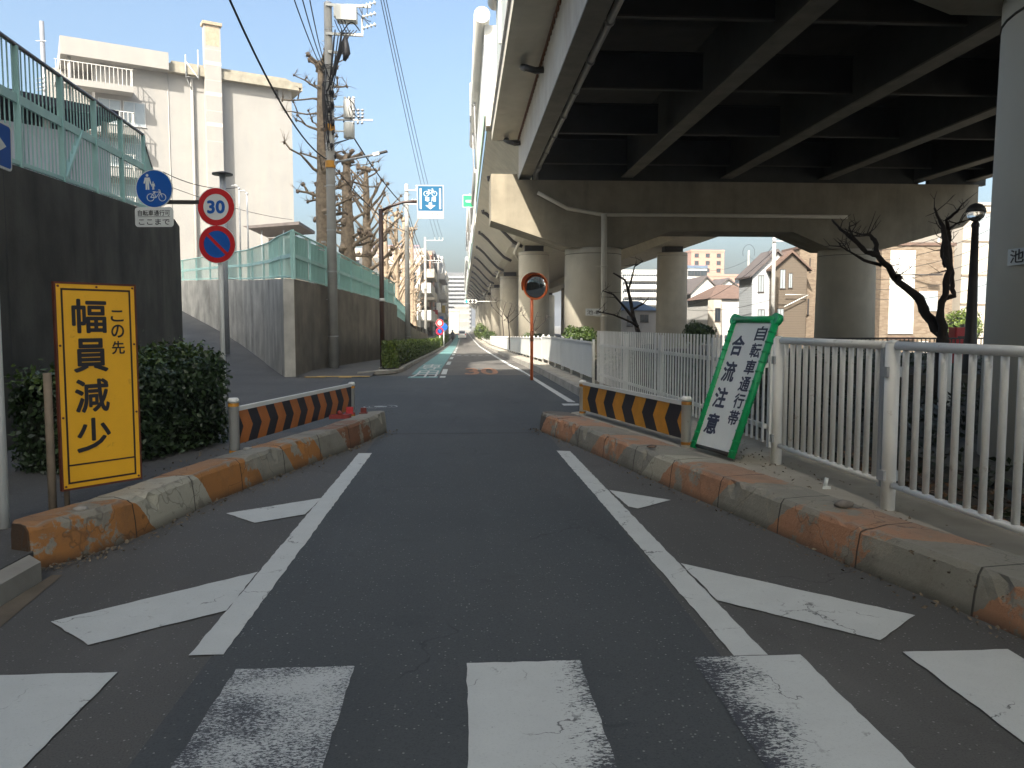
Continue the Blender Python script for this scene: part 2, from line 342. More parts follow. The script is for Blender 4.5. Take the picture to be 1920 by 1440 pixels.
m_pinkw=M('brick_tile_salmon',(.36,.21,.16),.85,.08,2)
m_roof=M('roof_slate',(.10,.085,.08),.8,.2,3)
m_roofb=M('roof_blue',(.10,.14,.20),.7,.15,3)
m_roofbr=M('roof_brown',(.13,.085,.065),.8,.2,3)
m_brick=brickmat('brown_tile_wall',(.13,.09,.06),(.22,.17,.12),(.17,.14,.105),1.6,.5,.16)
m_sid=sidingmat('siding_grey',(.50,.53,.55)); m_sidb=sidingmat('siding_brown',(.125,.10,.075))
m_corr=M('corrugated_white',(.66,.70,.74),.5,.05,3)
m_glass=glassmat('window_glass'); m_glassl=glassmat('window_glass_pale',(.30,.34,.36),.15)
m_frame=M('window_frame',(.5,.5,.49),.5,.05); m_framed=M('window_frame_dark',(.06,.05,.045),.5,.05)
m_bark=M('plane_bark',(.27,.21,.15),.9,.35,7,0,None,.6,30)
m_barkd=M('dark_bark',(.035,.026,.021),.9,.3,9,0,None,.6,40)
m_barkcut=M('pollard_knob',(.25,.19,.14),.9,.35,12,0,None,.5,40)
m_polec=M('utility_pole_concrete',(.34,.335,.315),.85,.1,3,.35,(.28,.26,.22),.1,40)
m_wire=M('cable_black',(.02,.02,.024),.6,.1)
m_porc=M('porcelain',(.62,.62,.58),.35,.05)
m_leafd=leafmat('leaf_dark',(.016,.034,.012),(.05,.085,.028))
m_leafy=leafmat('leaf_yellow_green',(.045,.085,.015),(.17,.22,.035))
m_leafg=leafmat('leaf_green',(.03,.06,.014),(.10,.15,.03))
m_leafb=leafmat('leaf_brown',(.06,.03,.014),(.20,.10,.04))
m_core=M('hedge_core',(.012,.018,.008),.95,.3)
# ------------------------------------------------------------------ ground, roads, markings
def strip(mb,xa,xb,y0,y1,dz,step=6.0):      # a sheet that follows the dip of the road
    n=max(1,int((y1-y0)/step)); b=len(mb.v)
    ys=[y0+(y1-y0)*i/n for i in range(n+1)]
    for y in ys:
        a=xa(y) if callable(xa) else xa; c=xb(y) if callable(xb) else xb
        mb.v+= [(a,y,gz(y)+dz),(c,y,gz(y)+dz)]
    for i in range(n): mb.f.append([b+2*i,b+2*i+1,b+2*i+3,b+2*i+2]); mb.m.append(mb.mi); mb.sm.append(False)
m_land=M('ground_far',(.16,.15,.13),.95,.2,.3)
g=MB(); ys=[-300,-60,-10,0,27,35,50,68,86,120,158,220,300,800,1400]
for y in ys: g.v+=[(-700,y,gz(y)-.03),(700,y,gz(y)-.03)]
for i in range(len(ys)-1): g.f.append([2*i,2*i+1,2*i+3,2*i+2]); g.m.append(0); g.sm.append(False)
struct('ground',g,m_land)
g=MB(); strip(g,-14,3.3,-14,23.6,0); struct('road_apron',g,m_asph2)
g=MB(); g.add([(-2.46,-10,.004),(-2.17,-10,.004),(-2.22,3.4,.004),(-2.40,4.85,.004),(-2.46,4.85,.004)],[range(5)]); struct('gutter',g,M('gutter_concrete',(.13,.105,.075),.9,.25,4))
g=MB(); strip(g,-1.14,1.16,-14,11.2,.004); strip(g,-3.4,2.4,11.2,23.6,.004)
struct('road',g,m_asph)
g=MB(); strip(g,-2.0,2.45,23.6,320,.004); struct('road',g,m_asph_lit)
g=MB(); strip(g,-1.4,1.3,10.9,11.0,.006); struct('road_joint',g,M('asphalt_seal',(.03,.03,.032),.7,.1))
g=MB(); g.add([(-2.4,11.6,.006),(-12,11.6,.006),(-12,18.5,.006),(-6.4,19.0,.006),(-4.9,23,.006),(-3.3,23,.006)],[(5,4,3,2,1,0)]); struct('side_road',g,m_path)
def mark(name,polys,m,dz=.008):
    g=MB()
    for p in polys:
        q=[]
        for a,b in zip(p,p[1:]+p[:1]):
            ns_=max(1,int(math.dist(a,b)/.06)); nx,ny=(b[1]-a[1]),-(b[0]-a[0]); l=math.hypot(nx,ny) or 1
            for i in range(ns_): j=(random.uniform(-.0055,.003) if i else 0); q.append((a[0]+(b[0]-a[0])*i/ns_+nx/l*j,a[1]+(b[1]-a[1])*i/ns_+ny/l*j))
        g.add([(x,y,gz(y)+dz) for x,y in q],[list(range(len(q)))])
    return struct(name,g,m)
def gp(*pp): return [tuple(gd(px,py)[:2]) for px,py in pp]
Y1=3.44
for i,(x0,x1) in enumerate(((-2.0,-1.49),(-.99,-.48),(.01,.515),(1.015,1.52),(2.0,2.5))):
    mark('road_marking',[[(x0,-.4),(x1,-.4),(x1,Y1),(x0,Y1)]],(m_paint,m_pw2,m_pw0,m_pw1,m_paint)[i])
mark('road_marking',[[(-1.245,3.6),(-1.09,3.6),(-1.06,9.3),(-1.215,9.3)]],m_paint)
mark('road_marking',[[(1.215,3.445),(1.373,3.445),(1.26,9.3),(1.10,9.35)]],m_paint)
mark('road_marking',[gp((95,1168),(165,1212),(425,1147),(484,1074)),gp((424,964),(478,982),(572,966),(604,935))],m_paint,.0075)
mark('road_marking',[gp((1345,1128),(1650,1203),(1716,1156),(1276,1058)),gp((1178,951),(1196,955),(1258,939),(1142,920))],m_paint,.0075)
mark('road_marking',[[(2.02,15.3),(2.16,15.2),(2.0,22.5),(1.86,29.5),(1.72,29.5),(1.87,22.5)]],m_paint)
g=MB(); strip(g,1.72,1.86,29.5,300,.009); struct('road_marking',g,m_paint)
mark('road_marking',[[(1.85,14.6),(2.25,14.6),(2.25,14.95),(1.85,14.95)]],m_paint)
g=MB(); strip(g,-1.55,-.72,22.4,300,.007); struct('cycle_lane',g,m_teal)
g=MB()
strip(g,-.66,-.5,22.5,23.2,.009); strip(g,-.66,-.5,24,26.8,.009)
for k in range(26): strip(g,-.66,-.5,31+k*8,35+k*8,.009)
struct('road_marking',g,m_paint)
g=MB(); 
for k in range(6): g.add([(-.35+k*.42,47+.0,gz(47)+.009),(-.1+k*.42,47,gz(47)+.009),(-.1+k*.42,47.6,gz(47.6)+.009),(-.35+k*.42,47.6,gz(47.6)+.009)],[(0,1,2,3)])
struct('road_marking',g,m_paint)
g=MB(); fr=Fr((0,0,.012),(1,0,0),(0,1,0))
text(g,fr,'用',-1.13,24.3,.74,3.3,0,.0); text(g,fr,'専',-1.13,28.6,.74,3.6,-.02,.0)
fr=Fr((0,0,-.50),(1,0,0),(0,1,-.018))
text(g,fr,'自転車',-1.13,0,.01,.01,0) if False else None
struct('road_marking_letters',g,m_paint)
g=MB(); fr=Fr((0,0,.012),(1,0,0),(0,1,0)); text(g,fr,'30',.58,25.5,1.05,3.4,0,.006); struct('road_marking_number',g,m_orp)
g=MB(); fr=Fr((-1.5,14.6,.010),(1,0,0),(0,1,0)); ring(g,fr,0,0,.28,.31,0,36); ring(g,fr,0,0,.20,.215,0,36); flat(g,fr,circ(0,0,.12),0)
tag(g.build('manhole_cover',m_pw2),'round pale manhole cover in the junction asphalt','manhole cover')
# pavements
g=MB(); g.extZ([(-2.62,-10),(-2.62,4.95),(-2.95,5.9),(-2.55,6.9),(-2.2,8.3),(-2.0,9.4),(-2.7,10.2),(-5.2,10.4),(-4.4,4.6),(-3.6,-10)],-.02,.12); struct('pavement',g,m_path)
g=MB(); g.extZ([(1.35,10.9),(1.75,9.3),(2.05,7.6),(2.3,6.2),(2.5,5.1),(2.7,3.8),(2.95,1),(3.1,-10),(4.0,-10),(3.6,3),(3.35,8),(3.3,16),(2.75,16),(2.6,12.5),(2.2,12.2),(1.6,11.6)],-.02,.215); struct('pavement',g,m_pave)
def kerb(name,x0,x1,y0,y1,h,m,step=6):
    g=MB(); n=max(1,int((y1-y0)/step)); f=lambda q,y:q(y) if callable(q) else q
    for i in range(n):
        a=y0+(y1-y0)*i/n; b=y0+(y1-y0)*(i+1)/n-.012
        g.add([(f(x0,a),a,gz(a)-.02),(f(x1,a),a,gz(a)-.02),(f(x1,b),b,gz(b)-.02),(f(x0,b),b,gz(b)-.02),(f(x0,a)+.02,a,gz(a)+h),(f(x1,a),a,gz(a)+h),(f(x1,b),b,gz(b)+h),(f(x0,b)+.02,b,gz(b)+h)],
              [(3,2,1,0),(4,5,6,7),(0,1,5,4),(1,2,6,5),(2,3,7,6),(3,0,4,7)])
    return struct(name,g,m)
kx=lambda y:2.42 if y<16 else (2.42-.16*min(1,(y-16)/14))
kerb('kerb',kx,lambda y:kx(y)+.17,12.6,160,.17,m_conc,2)
g=MB(); strip(g,lambda y:kx(y)+.17,3.2,16,160,.16); struct('pavement',g,m_pave)
g=MB(); g.add([(-4.9,23.05,.02),(-2.62,23.05,.02),(-2.62,24.6,.10),(-4.9,24.6,.10)],[(0,1,2,3)]); strip(g,lambda y:-4.9+.089*max(0,min(17,y-23)),-2.62,24.6,160,.10); struct('pavement',g,m_path)
kerb('kerb',-2.06,-1.9,25.6,160,.12,m_conc,2); kerb('kerb',-2.66,-2.6,25.2,160,.14,m_conc,2)
g=MB(); strip(g,-2.6,-2.06,25.6,160,.10); struct('planting_strip',g,m_soil)
g=MB(); pts=[(-2.62,25.2),(-2.25,25.15),(-2.0,25.6),(-1.9,25.5),(-2.1,24.7),(-2.5,24.2),(-3.1,23.7),(-3.1,23.9),(-2.7,24.5)]
g.extZ(pts[::-1],0,.10); struct('kerb',g,m_conc)
g=MB()
for i,(x,y,a,b) in enumerate(((-4.15,22.75,.55,.28),(-3.7,22.95,.9,.28),(-2.95,22.95,.6,.28),(-3.6,23.25,.55,.28),(-3.3,22.67,.35,.26))): g.extZ(rect(x-a/2,y-b/2,x+a/2,y+b/2),.021,.032-.002*i)
struct('tactile_paving',g,m_tact)
# soil under the viaduct, gently lumpy
g=MB(); nx,ny=26,60; X0,X1,Ya,Yb=3.3,27,-10,66
for j in range(ny+1):
    for i in range(nx+1):
        y=Ya+(Yb-Ya)*j/ny; g.v.append((X0+(X1-X0)*i/nx,y,gz(y)+.11+random.uniform(-.03,.04)*(i>0)))
for j in range(ny):
    for i in range(nx): a=j*(nx+1)+i; g.f.append([a,a+1,a+nx+2,a+nx+1]); g.m.append(0); g.sm.append(True)
struct('soil_under_viaduct',g,m_soil)
g=MB(); strip(g,3.2,27,66,300,.1); struct('soil_under_viaduct',g,m_soil)
# painted kerb islands
def kerb_island(name,label,path,side,wd,h,m,seed,mi_end=None):
    P=[Vector((x,y,0)) for x,y in path]; L=[0]
    for a,b in zip(P,P[1:]): L.append(L[-1]+(b-a).length)
    tot=L[-1]; n=int(tot/.07); rr=random.Random(seed); g=MB(); g.uv=[]; g.smooth=False
    # profile: (inset from the road face, height, v)
    prof=[(0,-.02,0),(.012,h*.45,.18),(.03,h*.86,.34),(.055,h,.42),(wd*.5,h+.004,.6),(wd-.03,h,.8),(wd,h*.8,.9),(wd,-.02,1)]
    k=len(prof)
    off=[[0,0] for _ in prof]
    for i in range(n+1):
        s=tot*i/n; j=max(q for q in range(len(L)-1) if L[q]<=s+1e-6) if s<tot else len(L)-2
        t=(s-L[j])/(L[j+1]-L[j]); p=P[j].lerp(P[j+1],t)
        d=(P[min(j+2,len(P)-1)]-P[max(j-1,0)]).normalized() if False else ((P[j+1]-P[j]).normalized().lerp((P[min(j+2,len(P)-1)]-P[j+1]).normalized() if j+2<len(P) else (P[j+1]-P[j]).normalized(),t))
        nn=Vector((-d.y,d.x,0)).normalized()*side
        e=min(s,tot-s)/.35; tap=1 if e>=1 else math.sqrt(max(.0,1-(1-e)**2))*.55+.45
        for q,(a,z,v) in enumerate(prof):
            jit=rr.uniform(-1,1)*(.004 if q in (2,3) else .002)
            if q in (2,3) and rr.random()<.07: jit+=rr.uniform(.015,.045)
            pa=p+nn*((a+jit)*tap+ (1-tap)*wd*.25); g.v.append((pa.x,pa.y,z+(rr.uniform(-.003,.003) if q>1 and q<7 else 0)-(.02 if (q in(3,) and rr.random()<.08) else 0)))
            g.uv.append((s/tot,v))
    for i in range(n):
        for q in range(k-1):
            a=i*k+q; f=[a,a+k,a+k+1,a+1]; g.f.append(f if side<0 else f[::-1]); g.m.append(0); g.sm.append(False)
    for i in (0,n): 
        f=[i*k+q for q in range(k)]; g.f.append(f if (i==0)==(side<0) else f[::-1]); g.m.append(0); g.sm.append(False)
    return tag(g.build(name,m),label,'kerb island')
ORL=(.42,.18,.05); ORR=(.46,.235,.13); GR=(.28,.265,.22); CRM=(.46,.43,.34); DK=(.10,.085,.07); BRN=(.25,.11,.055)
lp=[(-2.60,4.93),(-2.50,5.15),(-2.42,5.32),(-2.32,5.6),(-2.23,6.04),(-2.10,6.89),(-1.9,7.72),(-1.73,8.33),(-1.53,9.06),(-1.37,9.63),(-1.18,10.56),(-1.04,11.3)]
def sfrac(path,ys):
    L=[0]
    for a,b in zip(path,path[1:]): L.append(L[-1]+math.dist(a,b))
    out=[]
    for y in ys:
        for i,(a,b) in enumerate(zip(path,path[1:])):
            lo,hi=sorted((a[1],b[1]))
            if lo<=y<=hi: out.append((L[i]+(y-a[1])/(b[1]-a[1])*(L[i+1]-L[i]))/L[-1]); break
    return out
s=sfrac(lp,[5.95,6.85,7.75,8.35,9.0,9.65,10.6])
mk=kerbmat('kerb_paint_left',[0]+s,[ORL,CRM,ORL,GR,ORL,GR,BRN,GR],8,.09)
kerb_island('kerb_island','low concrete kerb with worn orange bands in front of the yellow sign',lp,1,.33,.28,mk,3)
rp=[(1.05,11.35),(1.10,11.0),(1.35,9.93),(1.66,8.38),(1.84,7.44),(2.05,6.49),(2.23,5.6),(2.41,4.66),(2.63,3.78),(2.80,2.6),(2.95,.5)]
def sfr(path,ys):
    L=[0]
    for a,b in zip(path,path[1:]): L.append(L[-1]+math.dist(a,b))
    out=[]
    for y in ys:
        for i,(a,b) in enumerate(zip(path,path[1:])):
            if b[1]<=y<=a[1]: out.append((L[i]+(a[1]-y)/(a[1]-b[1])*(L[i+1]-L[i]))/L[-1]); break
    return out
s=sfr(rp,[11.1,10.0,9.2,8.45,7.8,7.4,6.45,5.65,4.72,3.85,3.2])
mk=kerbmat('kerb_paint_right',[0]+s,[DK,ORR,GR,ORR,GR,CRM,ORR,GR,ORR,GR,ORR,GR],13)
kerb_island('kerb_island','long sloping concrete kerb with peach orange bands beside the railing',rp,1,.46,.255,mk,5)
g=MB(); g.extZ([(-2.615,-10),(-2.47,-10),(-2.47,4.75),(-2.615,4.9)][::-1],-.02,.115); struct('kerb',g,m_conc)
# ------------------------------------------------------------------ retaining walls on the left, ramp between them
def wallpath(name,label,pts,th,m,cat='retaining wall'):   # pts: (x,y,zbase,ztop); thickness to the left of the path
    g=MB(); n=len(pts)
    P=[Vector((p[0],p[1],0)) for p in pts]
    for i,p in enumerate(pts):
        d=Vector((0,0,0))
        if i<n-1: d+=(P[i+1]-P[i]).normalized()
        if i>0: d+=(P[i]-P[i-1]).normalized()
        d.normalize(); q=P[i]+Vector((-d.y,d.x,0))*th
        g.v+=[(p[0],p[1],p[2]),(p[0],p[1],p[3]),(q.x,q.y,p[3]),(q.x,q.y,p[2])]
    for i in range(n-1):
        for a,b in ((0,1),(1,2),(2,3)): g.f.append([4*i+a,4*i+b,4*i+4+b,4*i+4+a][::-1]); g.m.append(0); g.sm.append(False)
    g.f.append([0,1,2,3][::-1]);g.f.append([4*(n-1)+q for q in range(4)]);g.m+=[0,0];g.sm+=[False,False]
    o=g.build(name,m); return tag(o,label,cat)
w1=lambda y:-3.68-.144*y
w1z=lambda y:3.25+(y-8.74)*.058
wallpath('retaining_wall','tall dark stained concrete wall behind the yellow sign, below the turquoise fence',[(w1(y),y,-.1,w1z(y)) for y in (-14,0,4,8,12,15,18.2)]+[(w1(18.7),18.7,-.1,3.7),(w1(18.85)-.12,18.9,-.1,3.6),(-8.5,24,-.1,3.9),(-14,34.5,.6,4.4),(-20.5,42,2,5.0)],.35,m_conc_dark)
jt=MB(); wob=[o for o in COL.objects if o.name=='retaining_wall'][0]
for y in (6.0,9.2,12.4,15.4): jt=MB(); jt.add([(w1(y)+.003,y,.0),(w1(y+.02)+.003,y+.02,.0),(w1(y+.02)+.003,y+.02,w1z(y)-.02),(w1(y)+.003,y,w1z(y)-.02)],[(0,1,2,3)]); jt.build('joint',m_black,wob)
for y in (7.4,10.6,13.8): jt=MB(); jt.tube([(w1(y)-.05,y,.75),(w1(y)+.03,y,.74)],.04,10); jt.build('drain_hole',m_galv,wob)
RR=[(-4.76,23.1,0),(-5.8,26.3,.02),(-6.85,29.5,.08),(-8.94,34.5,.53),(-10.8,38,1.07),(-15.6,46,2.36),(-19,50.5,3.0)]
LL=[(-6.45,18.95,0),(-7.4,21.4,.03),(-8.4,24,.08),(-11,30,.5),(-13.9,34.5,1.1),(-20.3,42,2.4),(-25,47,3.0)]
g=MB()
for a,b in zip(LL,RR): g.v+=[(a[0],a[1],a[2]+.008),(b[0],b[1],b[2]+.008)]
for i in range(len(RR)-1): g.f.append([2*i,2*i+1,2*i+3,2*i+2]);g.m.append(0);g.sm.append(True)
struct('ramp',g,m_path)
wtop={0:2.78,1:2.95,2:3.1,3:3.34,4:3.55,5:3.9,6:4.1}
m_conc_ramp=M('concrete_ramp_wall',(.52,.50,.45),.9,.25,1.2,.8,(.10,.09,.075),.3,25)
wallpath('retaining_wall','grey streaked concrete wall climbing along the side ramp',[(x,y,z-.4,wtop[i]) for i,(x,y,z) in list(enumerate(RR))[::-1]],-.3,m_conc_ramp)
bx=lambda y:-4.76+.089*(y-23.1)
wallpath('retaining_wall','brown stained concrete wall beside the pavement behind the utility pole',[(bx(y)+.012,y,-.4,z) for y,z in ((23.12,2.78),(28,2.72),(34,2.6),(40,2.45))],.3,m_conc_w2)
wallpath('retaining_wall','lower brown concrete wall beyond the long turquoise fence',[(-3.27,40.05,-.6,1.9),(-3.3,58,-.9,1.1),(-3.3,75,-1.0,.6)],.3,m_conc_w2)
# terraces behind the walls
g=MB(); a=[(w1(y)-.2,y,w1z(y)-.12) for y in (-14,0,8,16)]; b=[(-60,y,3.3) for y in (-14,0,8,16)]
g.v=a+b; g.f=[[i,i+1,5+i,4+i] for i in range(3)]; g.m=[0]*3; g.sm=[False]*3
g.add([(w1(16)-.2,16,3.5),(-8.8,24,3.8),(-14.3,34.7,4.2),(-20.7,42,4.8),(-60,46,5),(-60,16,3.3)],[range(6)])
struct('terrace',g,m_land)
g=MB(); tv=[(bx(23.4)-.25,23.6,2.70),(bx(40)-.25,40,2.4),(-3.6,60,1.4),(-3.6,110,0.5),(-60,110,3.5),(-60,60,4.0),(-19.2,50.8,4.0),(-15.4,46.3,3.8),(-10.6,38.2,3.45),(-8.7,34.7,3.25),(-6.7,29.6,3.0)]
c=(-14,62,3.6)
g.v=tv+[c]; k=len(tv); g.f=[[i,(i+1)%k,k] for i in range(k)]; g.m=[0]*k; g.sm=[False]*k
struct('terrace',g,m_land)
# ------------------------------------------------------------------ turquoise fences
def rail_fence(name,label,pts,h,posts,gap,m,mr,mid=.57,lowrail=.08,brace=False,topw=.045,pw=.07):
    """pts: 3-D line of the fence's foot; posts: arc positions 0..1 of posts"""
    P=[Vector(p) for p in pts]; L=[0]
    for a,b in zip(P,P[1:]): L.append(L[-1]+(b-a).length)
    def pos(s):
        for i in range(len(L)-1):
            if s<=L[i+1]+1e-6: return P[i].lerp(P[i+1],(s-L[i])/(L[i+1]-L[i]))
        return P[-1]
    t=thing(name,label,'fence',tuple(P[0])); Z=Vector((0,0,1)); H=h if callable(h) else (lambda s:h)
    for s in posts:
        g=MB(); p=pos(s*L[-1]); d=(pos(min(L[-1],s*L[-1]+.1))-pos(max(0,s*L[-1]-.1))).normalized()
        g.bar(p-Z*.05,p+Z*(H(s)-.02),pw,pw*.7,d); g.build('post',m,t)
    n=max(2,int(L[-1]/1.5)); g=MB()
    pth=sorted(set([L[-1]*i/n for i in range(n+1)]+L))
    g.tube([pos(s)+Z*H(s/L[-1]) for s in pth],topw/2*1.25,8); g.build('handrail',mr,t)
    g=MB()
    for z,hh in ((mid,.11),(lowrail/1.0,.05)):
        for a,b in zip(pth,pth[1:]):
            g.bar(pos(a)+Z*(H(a/L[-1])*z if z==mid else z),pos(b)+Z*(H(b/L[-1])*z if z==mid else z),.035,hh)
    g.build('rail',m,t)
    g=MB(); k=int(L[-1]/gap)
    for i in range(1,k):
        s=L[-1]*i/k; p=pos(s); g.bar(p+Z*.03,p+Z*(H(s/L[-1])-.01),.013,.013,(1,0,0))
    o=g.build('pickets',m,t)
    return t,pos,L
fy=[4,8.74,10.0,11.5,13,14.5,16.07]
fp=[(w1(y)-.12,y,w1z(y)) for y in fy]
fl=math.dist(fp[0],fp[-1])
t,pos,L=rail_fence('fence','turquoise railing with a dark handrail on top of the dark wall',fp,1.46,[math.dist(fp[0],q)/fl for q in fp],.135,m_teal_m,m_rail,.57)
g=MB(); q=pos(L[-1]*.62); q2=pos(L[-1]*.69); g.bar(q+Vector((0,0,.02)),q2+Vector((0,0,.85)),.07,.05); g.build('brace',m_teal_m,t)
rail_fence('fence','short turquoise return railing running back along the ramp from the dark wall',[(w1(16.1)-.14,16.1,3.68),(-7.4,20,3.75),(-9.8,25.5,3.9)],1.4,[.03,.33,.66,1],.14,m_teal_m,m_rail,.57)
fp=[(x-.1 if i else x-.02,y+.15 if not i else y,wtop[i]) for i,(x,y,z) in enumerate(RR)]
rail_fence('fence','curved turquoise railing on the grey wall along the side ramp',fp,lambda s:1.38-.3*s,[.0,.08,.16,.25,.34,.43,.52,.61,.7,.8,.9,1],.13,m_teal_m,m_teal_m,.5)
fp=[(bx(y)-.1,y,z) for y,z in ((23.3,2.78),(28,2.72),(34,2.6),(40,2.45))]
t,pos,L=rail_fence('fence','long turquoise panelled fence on the brown wall beside the pavement',fp,lambda s:1.38-.3*s,[0,.11,.22,.33,.44,.55,.66,.77,.88,1],.16,m_teal_m,m_teal_m,.5)
g=MB()
for i in range(9):
    a=pos(L[-1]*(i+.06)/9); b=pos(L[-1]*(i+.94)/9); hh=1.3-.3*(i+.5)/9
    g.add([a+Vector((-.03,0,.1)),b+Vector((-.03,0,.1)),b+Vector((-.03,0,hh)),a+Vector((-.03,0,hh))],[(0,1,2,3)]); g.add([a+Vector((-.04,0,.1)),b+Vector((-.04,0,.1)),b+Vector((-.04,0,hh)),a+Vector((-.04,0,hh))],[(3,2,1,0)])
g.build('panel',M('turquoise_panel',(.30,.56,.50),.5,.06,2),t)
fp=[(-3.4,41,1.9),(-3.42,50,1.45)]
rail_fence('fence','short turquoise fence piece beyond the end of the long panelled one',fp,.95,[0,.25,.5,.75,1],.07,m_teal_m,m_teal_m,.5)
# white shed with a dark roof behind the turquoise railing
t=thing('shed','small white corrugated shed under a dark roof behind the turquoise railing','shed',(-8,16,3.4))
d=Vector((.67,.74,0)); nrm=Vector((.74,-.67,0)); A=Vector((-9.9,13.3,0)); B=Vector((-6.95,16.55,0))
LN=(B-A).length; fr=Fr(A+Vector((0,0,3.4)),d,(0,0,1))
g=MB(); k=int(LN/.11); prof=[]
for i in range(k+1): prof.append((LN*i/k,.02*(i%2)))
for (x0,a),(x1,b) in zip(prof,prof[1:]): g.add([fr(x0,0,a),fr(x1,0,b),fr(x1,1.75,b),fr(x0,1.75,a)],[(0,1,2,3)])
plate(g,fr,rect(0,0,LN,1.75),-2.6,-.02); g.build('wall',m_corr,t)
g=MB(); plate(g,fr,rect(-.6,2.08,LN+.05,2.24),-3.0,.35); g.build('roof',M('roof_dark_violet',(.06,.055,.075),.6,.2),t)
g=MB()
for x in np.linspace(.05,LN-.05,5): plate(g,fr,rect(x-.05,1.752,x+.05,2.078),-.1,-.02)
g.build('post',m_white,t)
# ------------------------------------------------------------------ signs on the left
def onpl(fr,px,py):
    d=ray(px,py); k=(fr.o-_C).dot(fr.n)/d.dot(fr.n); p=_C+d*k-fr.o; return p.dot(fr.r),p.dot(fr.u)
# one-way sign cut by the left edge
t=thing('direction_sign','white post with a blue one-way arrow plate at the left edge','sign',(-3.12,5.55,.12))
g=MB(); g.cyl(-3.12,5.55,.12,3.1,.040,n=14); g.build('post',m_polew,t)
fr=Fr((-3.06,5.40,2.70),(0,1,-.04),(0,0,1)); g=MB(); plate(g,fr,rrect(-.34,-.155,.34,.155,.03),-.005,.005); pl=g.build('sign_plate',m_signw,t)
g=MB(); flat(g,fr,rrect(-.325,-.14,.325,.14,.022),.0065); g.build('sign_face',m_blue,pl)
g=MB(); flat(g,fr,[(-.27,-.035),(.10,-.035),(.10,-.10),(.27,0),(.10,.10),(.10,.035),(-.27,.035)],.008); g.build('arrow',m_signw,pl)
# yellow narrowing sign
o=Vector((-2.96,5.93,.26)); rv=Vector((.40,.46,0)).normalized()
o=at(119,919,5.9); p2=at(264,893,6.35); rv=(p2-o); W=math.hypot(rv.x,rv.y); rv.z=0
H=1.49; fr=Fr((o.x,o.y,o.z),rv,(0,0,1))
t=thing('warning_sign','tall yellow board warning that the road narrows, in a rusty frame by the hedge','sign',(o.x,o.y,.12))
g=MB(); plate(g,fr,rect(0,0,W,H),-.012,0); pl=g.build('sign_panel',m_yel,t)
g=MB()
for a,b in (((-.010,-.010),(W+.010,.004)),((-.010,H-.004),(W+.010,H+.010)),((-.010,.0045),(.003,H-.0045)),((W-.003,.0045),(W+.010,H-.0045))):
    plate(g,fr,rect(a[0],a[1],b[0],b[1]),-.03,.003)
g.build('frame',m_dkred,t)
g=MB(); i0=.035; wd=.014
for p,q in (((i0,i0),(W-i0,i0+wd)),((i0,H-i0-wd),(W-i0,H-i0)),((i0,i0+wd),(i0+wd,H-i0-wd)),((W-i0-wd,i0+wd),(W-i0,H-i0-wd)),((i0+wd,.165),(W-i0-wd,.177))):
    flat(g,fr,rect(*p,*q),.002)
g.build('border_line',m_inkbrown,pl)
g=MB()
for ch,v in (('幅',.157),('員',.35),('減',.55),('少',.745)): text(g,fr,ch,W*.40,H*(1-v),.255,.25,.0025,.022)
for ch,v in (('こ',.155),('の',.232),('先',.315)): text(g,fr,ch,W*.755,H*(1-v),.10,.10 if ch!='こ' else .085,.0025,.018)
g.build('lettering',m_ink,pl)
g=MB()
for x,y in ((.018,.02),(W-.018,.02),(.018,H-.02),(W-.018,H-.02),(W/2,H-.02),(.018,H*.7),(W-.018,H*.7),(.018,H*.35),(W-.018,H*.35)): plate(g,fr,circ(x,y,.008,10),0,.006)
g.build('bolts',m_dkred,pl)
g=MB(); g.tube([fr(-.055,-.30,-.05),fr(-.055,.85,-.05)],.028,10); g.tube([fr(.05,-.30,-.06),fr(.05,1.2,-.06)],.02,8); g.build('post',M('post_brown',(.22,.17,.12),.7,.2,6),t)
# 30 / no parking sign post with a side arm
Y0=13.2; c30=at(405,388,Y0); cnp=at(407,458,Y0); cb=at(289,354,Y0); cp=at(289,407,Y0)
t=thing('sign_post','pale post carrying a 30 limit disc, a no-parking disc and a blue side disc','sign',(c30.x+.03,Y0,0))
X0=c30.x+.03
g=MB(); g.cyl(X0,Y0+.06,0,c30.z+.2,.038,n=14); g.build('post',m_polew,t)
rv=Vector((1,-.10,0))
def disc(c,rad,name):
    fr=Fr(c,rv,(0,0,1)); g=MB(); plate(g,fr,circ(0,0,rad,40),-.012,0); return fr,g.build(name,m_signw,t)
fr,pl=disc(c30,.305,'speed_limit_disc'); g=MB(); ring(g,fr,0,0,.205,.295,.002,40); g.build('red_ring',m_red,pl)
g=MB(); text(g,fr,'30',0,0,.29,.21,.003,.035); g.build('number',m_blue,pl)
fr,pl=disc(cnp,.305,'no_parking_disc'); g=MB(); ring(g,fr,0,0,.215,.295,.003,40); g.build('red_ring',m_red,pl)
g=MB(); flat(g,fr,circ(0,0,.218,40),.002); g.build('blue_field',m_blue,pl)
g=MB(); stroke(g,fr,(-.16,.16),(.16,-.16),.05,.004); g.build('red_bar',m_red,pl)
fr,pl=disc(cb,.30,'shared_path_disc'); g=MB(); flat(g,fr,circ(0,0,.287,40),.002); g.build('blue_field',m_blue,pl)
